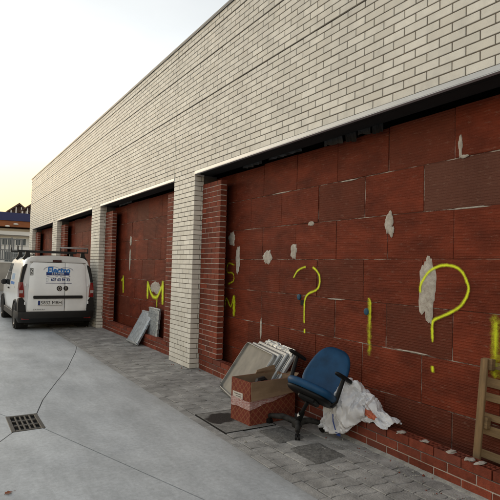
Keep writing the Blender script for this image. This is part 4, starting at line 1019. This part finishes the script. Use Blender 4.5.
for tip in ((3.03, 4.47), (2.985, 3.915), (3.36, 4.0), (3.33, 4.32)):
    tp = Vector((tip[0], tip[1], .085)); md = hub.lerp(tp, .5)+Vector((0, 0, .02))
    q = MB(); q.tube([hub+Vector((0, 0, -.01)), md, tp], [.036, .031, .024], 8); lg = obj('leg', smooth(q.mesh('leg', True), 50), m_scuff, ch)
    q = MB(); dv = (tp-hub); dv.z = 0; dv.normalize(); sd_ = Vector((-dv.y, dv.x, 0))
    for s_ in (-1, 1):
        c_ = Vector((tip[0], tip[1], .030))+sd_*.016*s_; q.tube([c_-sd_*.009, c_+sd_*.009], .029, 14)
    q.tube([Vector((tip[0], tip[1], .03)), tp], .012, 8); obj('castor', smooth(q.mesh('castor', True), 40), m_cp, lg)

# ------------------------------------------------------------------ white sack slung over the low wall
m_sack = mat('white_woven_plastic', (.58, .59, .62), .28, var=.10, nscale=9, bump=.35, bscale=45, spec=.5, detail=6)
def sack_mesh(blobs, voxel, seed, amp=.030, dec=.16):
    bm = bmesh.new()
    for (c, r_, ez, rot) in blobs:
        mtx = Matrix.Translation(c) @ Euler([R(a) for a in rot]).to_matrix().to_4x4() @ Matrix.Diagonal((*r_, 1)); bmesh.ops.create_icosphere(bm, subdivisions=3, radius=1, matrix=mtx)
    me = bpy.data.meshes.new('sack'); bm.to_mesh(me); bm.free(); o = bpy.data.objects.new('tmp', me); COL.objects.link(o)
    r_ = o.modifiers.new('r', 'REMESH'); r_.mode = 'VOXEL'; r_.voxel_size = voxel
    s_ = o.modifiers.new('s', 'SMOOTH'); s_.iterations = 8; s_.factor = .6
    dg = bpy.context.evaluated_depsgraph_get(); me2 = bpy.data.meshes.new_from_object(o.evaluated_get(dg)); bpy.data.objects.remove(o)
    nr = [v.normal.copy() for v in me2.vertices]
    for v, n_ in zip(me2.vertices, nr):
        p = v.co
        w = Vector((noise.noise(p*7+Vector((seed, 0, 0))), noise.noise(p*7+Vector((0, seed, 3))), noise.noise(p*7+Vector((5, 0, seed)))))*.07
        q = p+w; dgn = q.y*.8+q.z*.6; dg2 = q.y*.6-q.z*.8
        f1 = abs(noise.noise(Vector((q.x*7, dgn*15, dg2*4.5))+Vector((seed, 1, 2)))); f2 = abs(noise.noise(Vector((q.x*14, (q.y*.5-q.z*.85)*30, (q.y*.85+q.z*.5)*9))+Vector((2, seed, 1)))); f3 = abs(noise.noise(q*48))
        v.co = p+n_*(amp*(1-2.8*f1)+amp*.55*(1-2.6*f2)-amp*.22*f3-amp*.45)
    o = bpy.data.objects.new('tmp', me2); COL.objects.link(o)
    d_ = o.modifiers.new('d', 'DECIMATE'); d_.ratio = dec
    dg = bpy.context.evaluated_depsgraph_get(); me3 = bpy.data.meshes.new_from_object(o.evaluated_get(dg)); bpy.data.objects.remove(o)
    me3.materials.clear(); me3.name = 'sack'
    return smooth(me3, 40)
sk = thing('plastic_sack', (3.44, 3.8, .1), 'crumpled white plastic sack draped over the low red brick wall', 'sack')
lx = lowx(3.75)
def heap_height(y):
    K = ((3.20, .262), (3.26, .305), (3.33, .30), (3.42, .315), (3.52, .40), (3.60, .475), (3.68, .545), (3.76, .565), (3.84, .44), (3.92, .385), (4.0, .30), (4.1, .17))
    if y <= K[0][0]: return K[0][1]
    for (a, ha), (b_, hb) in zip(K[:-1], K[1:]):
        if y <= b_:
            t = (y-a)/(b_-a); t = t*t*(3-2*t); return ha+(hb-ha)*t
    return K[-1][1]
def heap_point(a, c):
    """a: -1 front hem .. 0 ridge .. 1 behind; c: 0 tail .. 1 chair end"""
    y = 3.215+.765*c; h = .232+(heap_height(y)-.232)*.93 if y < 3.85 else heap_height(y); fr = max(0.0, min(1.0, (y-3.56+.10*noise.noise((a*2, c*3, 1)))/.12))
    x0 = lowx(y)+.065-.05*fr
    if a < 0:
        q = -a; reach = .055+.09*fr; hem = .232-.17*fr+.05*noise.noise((c*7, 2, 0))
        x = x0-reach*math.sin(min(1, q*1.15)*1.57); z = h-(h-hem)*q**1.5
    else:
        x = x0+.10*a; z = h-(h-.235)*.8*a**1.6
    return Vector((x, y+.03*noise.noise((a*3, c*5, 7)), z))
NA, NB = 84, 132; sheet_v = []
for ib in range(NB+1):
    for ia in range(NA+1):
        a, c = -1+2*ia/NA, ib/NB
        p = heap_point(a, c); du = heap_point(min(1, a+.03), c)-heap_point(max(-1, a-.03), c); dv_ = heap_point(a, min(1, c+.02))-heap_point(a, max(0, c-.02))
        nr_ = du.cross(dv_); nr_ = nr_.normalized() if nr_.length > 1e-9 else Vector((0, 0, 1))
        if nr_.z < 0 and a > -.2: nr_ = -nr_
        if nr_.x > 0 and a < -.5: nr_ = -nr_
        w1 = Vector((a*1.5, c*4.4, 0)); w1 += Vector((noise.noise(w1*1.3), noise.noise(w1*1.3+Vector((9, 0, 0))), 0))*.35
        d1 = noise.voronoi(w1*1.15+Vector((3, 1, .3)))[0]; d2 = noise.voronoi(Vector((w1.x*3.1+w1.y*.8, w1.y*2.3-w1.x, 4.2)))[0]; d3 = noise.voronoi(Vector((w1.x*6.5, w1.y*6.0, 9.1)))[0]
        am = 1.0 if c > .38 else .62
        p += nr_*am*(.070*(d1[0]-.36)+.066*(d2[0]-.34)+.036*(d3[0]-.3)+.02*abs(noise.noise((a*5+c*9, c*3-a*2, 2))))
        if p.z < .012: p.z = .012
        sheet_v.append(p)
sack = smooth(MB().add(sheet_v, [(i*(NA+1)+j, (i+1)*(NA+1)+j, (i+1)*(NA+1)+j+1, i*(NA+1)+j+1) for i in range(NB) for j in range(NA)]).mesh('sack'), 27)
o = obj('sack_body', sack, m_sack, sk); sm_ = o.modifiers.new('thick', 'SOLIDIFY'); sm_.thickness = .0015
pts = [(lx-.14, 3.80, .36), (lx-.178, 3.785, .27), (lx-.188, 3.77, .18), (lx-.18, 3.74, .10)]
dst = mat('blue_cord', (.02, .05, .22), .5)
q = MB(); q.tube(pts, .006, 6); q.add([(lx-.16, 3.77, .075), (lx-.16, 3.69, .075), (lx-.15, 3.70, .045), (lx-.15, 3.755, .04)], [(0, 1, 2, 3)]); obj('drawstring', q.mesh('drawstring'), dst, sk)
gl_ = sack_mesh([((lowx(3.5)-.0, 3.49, .30), (.05, .075, .024), 0, (0, 0, 0)), ((lowx(3.5)-.005, 3.54, .315), (.04, .03, .028), 0, (20, 0, 0)), ((lowx(3.5)-.015, 3.42, .285), (.018, .055, .016), 0, (0, 0, 15)), ((lowx(3.5)+.015, 3.42, .29), (.018, .055, .016), 0, (0, 0, -10))], .006, 1.7, .016, .3)
tag(obj('work_glove', gl_, mat('orange_glove', (.40, .10, .05), .7, var=.2, nscale=30)), 'orange work glove lying on the low wall against the white sack', 'glove')

# ------------------------------------------------------------------ pallet
m_wood = mat('weathered_pallet_wood', (.26, .17, .082), .85, col2=(.12, .078, .04), nscale=9, stretch=(1, .25, 3), bump=.5, bscale=60, detail=8)
m_woodv = mat('weathered_upright_wood', (.25, .16, .078), .85, col2=(.12, .078, .04), nscale=9, stretch=(3, 3, .3), bump=.5, bscale=60, detail=8)
pt = thing('pallet', (3.72, 2.1, 0), 'weathered wooden pallet standing on edge behind the low wall', 'pallet')
PM = Matrix.Translation((3.665, 2.535, .0)) @ Matrix.Rotation(R(5.5), 4, 'Y') @ Matrix.Rotation(R(1.0), 4, 'X')
def pobj(name, q, m): return obj(name, q.mesh(name), m, pt, PM)
for y in (0, -.40, -.80):
    pobj('stringer', MB().box((-.002, y-.062, .0), (.022, y, .965), .004), m_woodv)
    for z in (.04, .42, .88):
        pobj('spacer_block', MB().box((.0225, y-.085, z), (.075, y, z+.09), .004), m_wood)
for i, z in enumerate((.02, .18, .365, .48, .63, .74, .89)):
    h_ = .055+.010*((i*7) % 3)
    pobj('slat', MB().box((.0755+.001*(i % 2), -.90, z), (.094, .03-.012*(i % 3), z+h_), .003), m_wood)

# ------------------------------------------------------------------ fallen leaf
m_leaf = mat('dry_leaf', (.23, .075, .035), .8, var=.35, nscale=60)
out_ = [(0, -.05), (.012, -.03), (.032, -.02), (.024, .0), (.034, .022), (.016, .022), (0, .05), (-.014, .024), (-.035, .02), (-.022, .0), (-.03, -.022), (-.012, -.03)]
vs = [(0, 0, .006)] + [(x*1.15, y, .006+.010*abs(x)/.03+.006*noise.noise((x*60, y*60, 2))) for x, y in out_]
lf = thing('fallen_leaf', (.47, 3.96, .0), 'dry reddish leaf lying alone on the concrete near the drain grate', 'leaf')
lfm = Matrix.Translation((.47, 3.96, .001)) @ Matrix.Rotation(2.0, 4, 'Z') @ Matrix.Scale(.62, 4)
o = obj('blade', MB().add(vs, [(0, i+1, (i+1) % 12+1) for i in range(12)]).mesh('blade'), m_leaf, lf, lfm); sm_ = o.modifiers.new('thick', 'SOLIDIFY'); sm_.thickness = .001
obj('stalk', MB().tube([(0, -.048, .007), (.005, -.075, .006), (.0, -.095, .004)], .0012, 5).mesh('stalk'), m_leaf, lf, lfm)

# ------------------------------------------------------------------ beyond the yard
m_stucco = mat('grey_retaining_render', (.34, .32, .29), .9, var=.15, nscale=1.5, bump=.4, bscale=20)
m_gate = mat('grey_gate_paint', (.19, .195, .20), .5, .2, var=.1)
m_navy = mat('navy_fascia', (.018, .026, .11), .45)
m_wd = mat('brown_cladding', (.27, .085, .025), .55, var=.2, nscale=1.2, stretch=(1, 1, 6))
m_wht = mat('pale_render', (.78, .77, .74), .85, var=.06, nscale=.5)
m_tile = mat('brown_roof_tile', (.10, .065, .055), .85, var=.3, nscale=6)
YW = 31.3
rw = thing('retaining_wall', (0, YW, 0), 'pale concrete wall under the grey gate beyond the van', 'wall')
obj('wall_body', MB().box((-24, YW, -.02), (12, YW+.25, 1.58), .01).mesh('wall_body'), m_stucco, rw); obj('wall_cap', MB().box((-24, YW-.03, 1.583), (12, YW+.28, 1.64), .01).mesh('wall_cap'), m_wht, rw)
gt = thing('metal_gate', (2.0, YW+.12, 1.64), 'grey slatted metal gate standing on the wall beyond the van', 'gate')
x = -4.0
while x < 3.35:
    obj('gate_post', MB().box((x, YW+.09, 1.645), (x+.09, YW+.17, 3.02), .006).mesh('gate_post'), m_gate if not .2 < (x % 1.4) < .21 else m_strip, gt)
    for z in (1.72, 2.28, 2.90): obj('gate_rail', MB().box((x+.091, YW+.10, z), (x+.66, YW+.15, z+.06)).mesh('gate_rail'), m_gate, gt)
    for i in range(5): obj('slat', MB().box((x+.11+i*.11, YW+.115, 1.785), (x+.185+i*.11, YW+.135, 2.275 if i % 2 else 2.895)).mesh('slat'), m_gate, gt)
    x += .665
wf = thing('wire_fence', (5, YW+.12, 1.64), 'thin white railing on the wall right of the grey gate', 'railing')
for i in range(9): obj('upright', MB().tube([(3.45+i*.45, YW+.12, 1.64), (3.45+i*.45, YW+.12, 2.35)], .02, 6).mesh('upright', True), m_strip, wf)
for z in (1.9, 2.12, 2.33): obj('rail', MB().tube([(3.42, YW+.12, z), (7.1, YW+.12, z)], .015, 6).mesh('rail', True), m_strip, wf)
YB = 45.0
fb = thing('flat_roofed_building', (0, YB, 0), 'pale low building with navy fascia and brown cladding beyond the gate', 'building')
obj('wall', MB().box((-30, YB, -.02), (22, YB+12, 4.35)).mesh('wall'), m_wht, fb)
obj('cladding', MB().box((-30, YB-.9, 4.45), (22, YB+12, 4.92)).mesh('cladding'), m_wd, fb); obj('fascia', MB().box((-30.1, YB-1.0, 4.925), (22.1, YB+12.1, 5.56)).mesh('fascia'), m_navy, fb)
obj('canopy_edge', MB().box((-30, YB-.6, 3.80), (22, YB-.005, 4.10)).mesh('canopy_edge'), m_wht, fb)
for i in range(-6, 9):
    x = 4.05+i*1.0
    w = obj('window', MB().box((x, YB-.06, 2.95), (x+.86, YB-.004, 3.62)).mesh('window'), m_wht, fb)
    for k in range(2): obj('pane', MB().box((x+.06+k*.40, YB-.075, 3.02), (x+.40+k*.40, YB-.062, 3.55)).mesh('pane'), mat('far_glass', (.10, .12, .13), .1) if 'far_glass' not in bpy.data.materials else bpy.data.materials['far_glass'], w)
for i in range(-6, 9):
    x = 4.3+i*1.3
    w = obj('window', MB().box((x, YB-.06, 1.6), (x+1.0, YB-.004, 2.5)).mesh('window'), m_strip, fb)
    for k in range(3): obj('pane', MB().box((x+.06+k*.30, YB-.075, 1.67), (x+.32+k*.30, YB-.062, 2.43)).mesh('pane'), bpy.data.materials['far_glass'], w)
for x, z in ((4.35, 4.47), (4.95, 4.66)):
    obj('wall_lamp', smooth(lump((x, YB-.95, z), .20, .06, .07, 1, 2, 0), 60), mat('lamp_cover', (.75, .74, .70), .4), fb)
hs = thing('gabled_house', (7, 62, 0), 'dark gabled roof with white dormer frames above the navy fascia', 'house')
obj('wall', MB().box((4.6, 62, -.02), (20, 70, 7.2)).mesh('wall'), m_wht, hs)
for (gx, w_, zb, zp, yy) in ((7.15, 1.25, 7.25, 8.25, 61.2), (8.3, 1.1, 7.35, 8.2, 61.0)):
    q = MB()
    for s_ in (-1, 1):
        q.prism([(gx, zp), (gx+s_*w_, zb), (gx+s_*w_, zb-.16), (gx, zp-.22)], lambda p: (p[0], yy, p[1]), lambda p: (p[0], yy+5, p[1]))
    obj('roof', q.mesh('roof', True), m_tile, hs)
    for dx in (-.8, -.3, .25, .75): obj('gable_strut', MB().box((gx+dx-.05, yy+.1, 6.2), (gx+dx+.05, yy+.2, zp-.3-abs(dx)*.7)).mesh('gable_strut'), m_wht, hs)
    obj('gable_wall', MB().add([(gx-w_*.9, yy+.4, 6), (gx+w_*.9, yy+.4, 6), (gx+w_*.9, yy+.4, zb-.1), (gx, yy+.4, zp-.2), (gx-w_*.9, yy+.4, zb-.1)], [(0, 1, 2, 3, 4)]).mesh('gable_wall'), m_tile, hs)
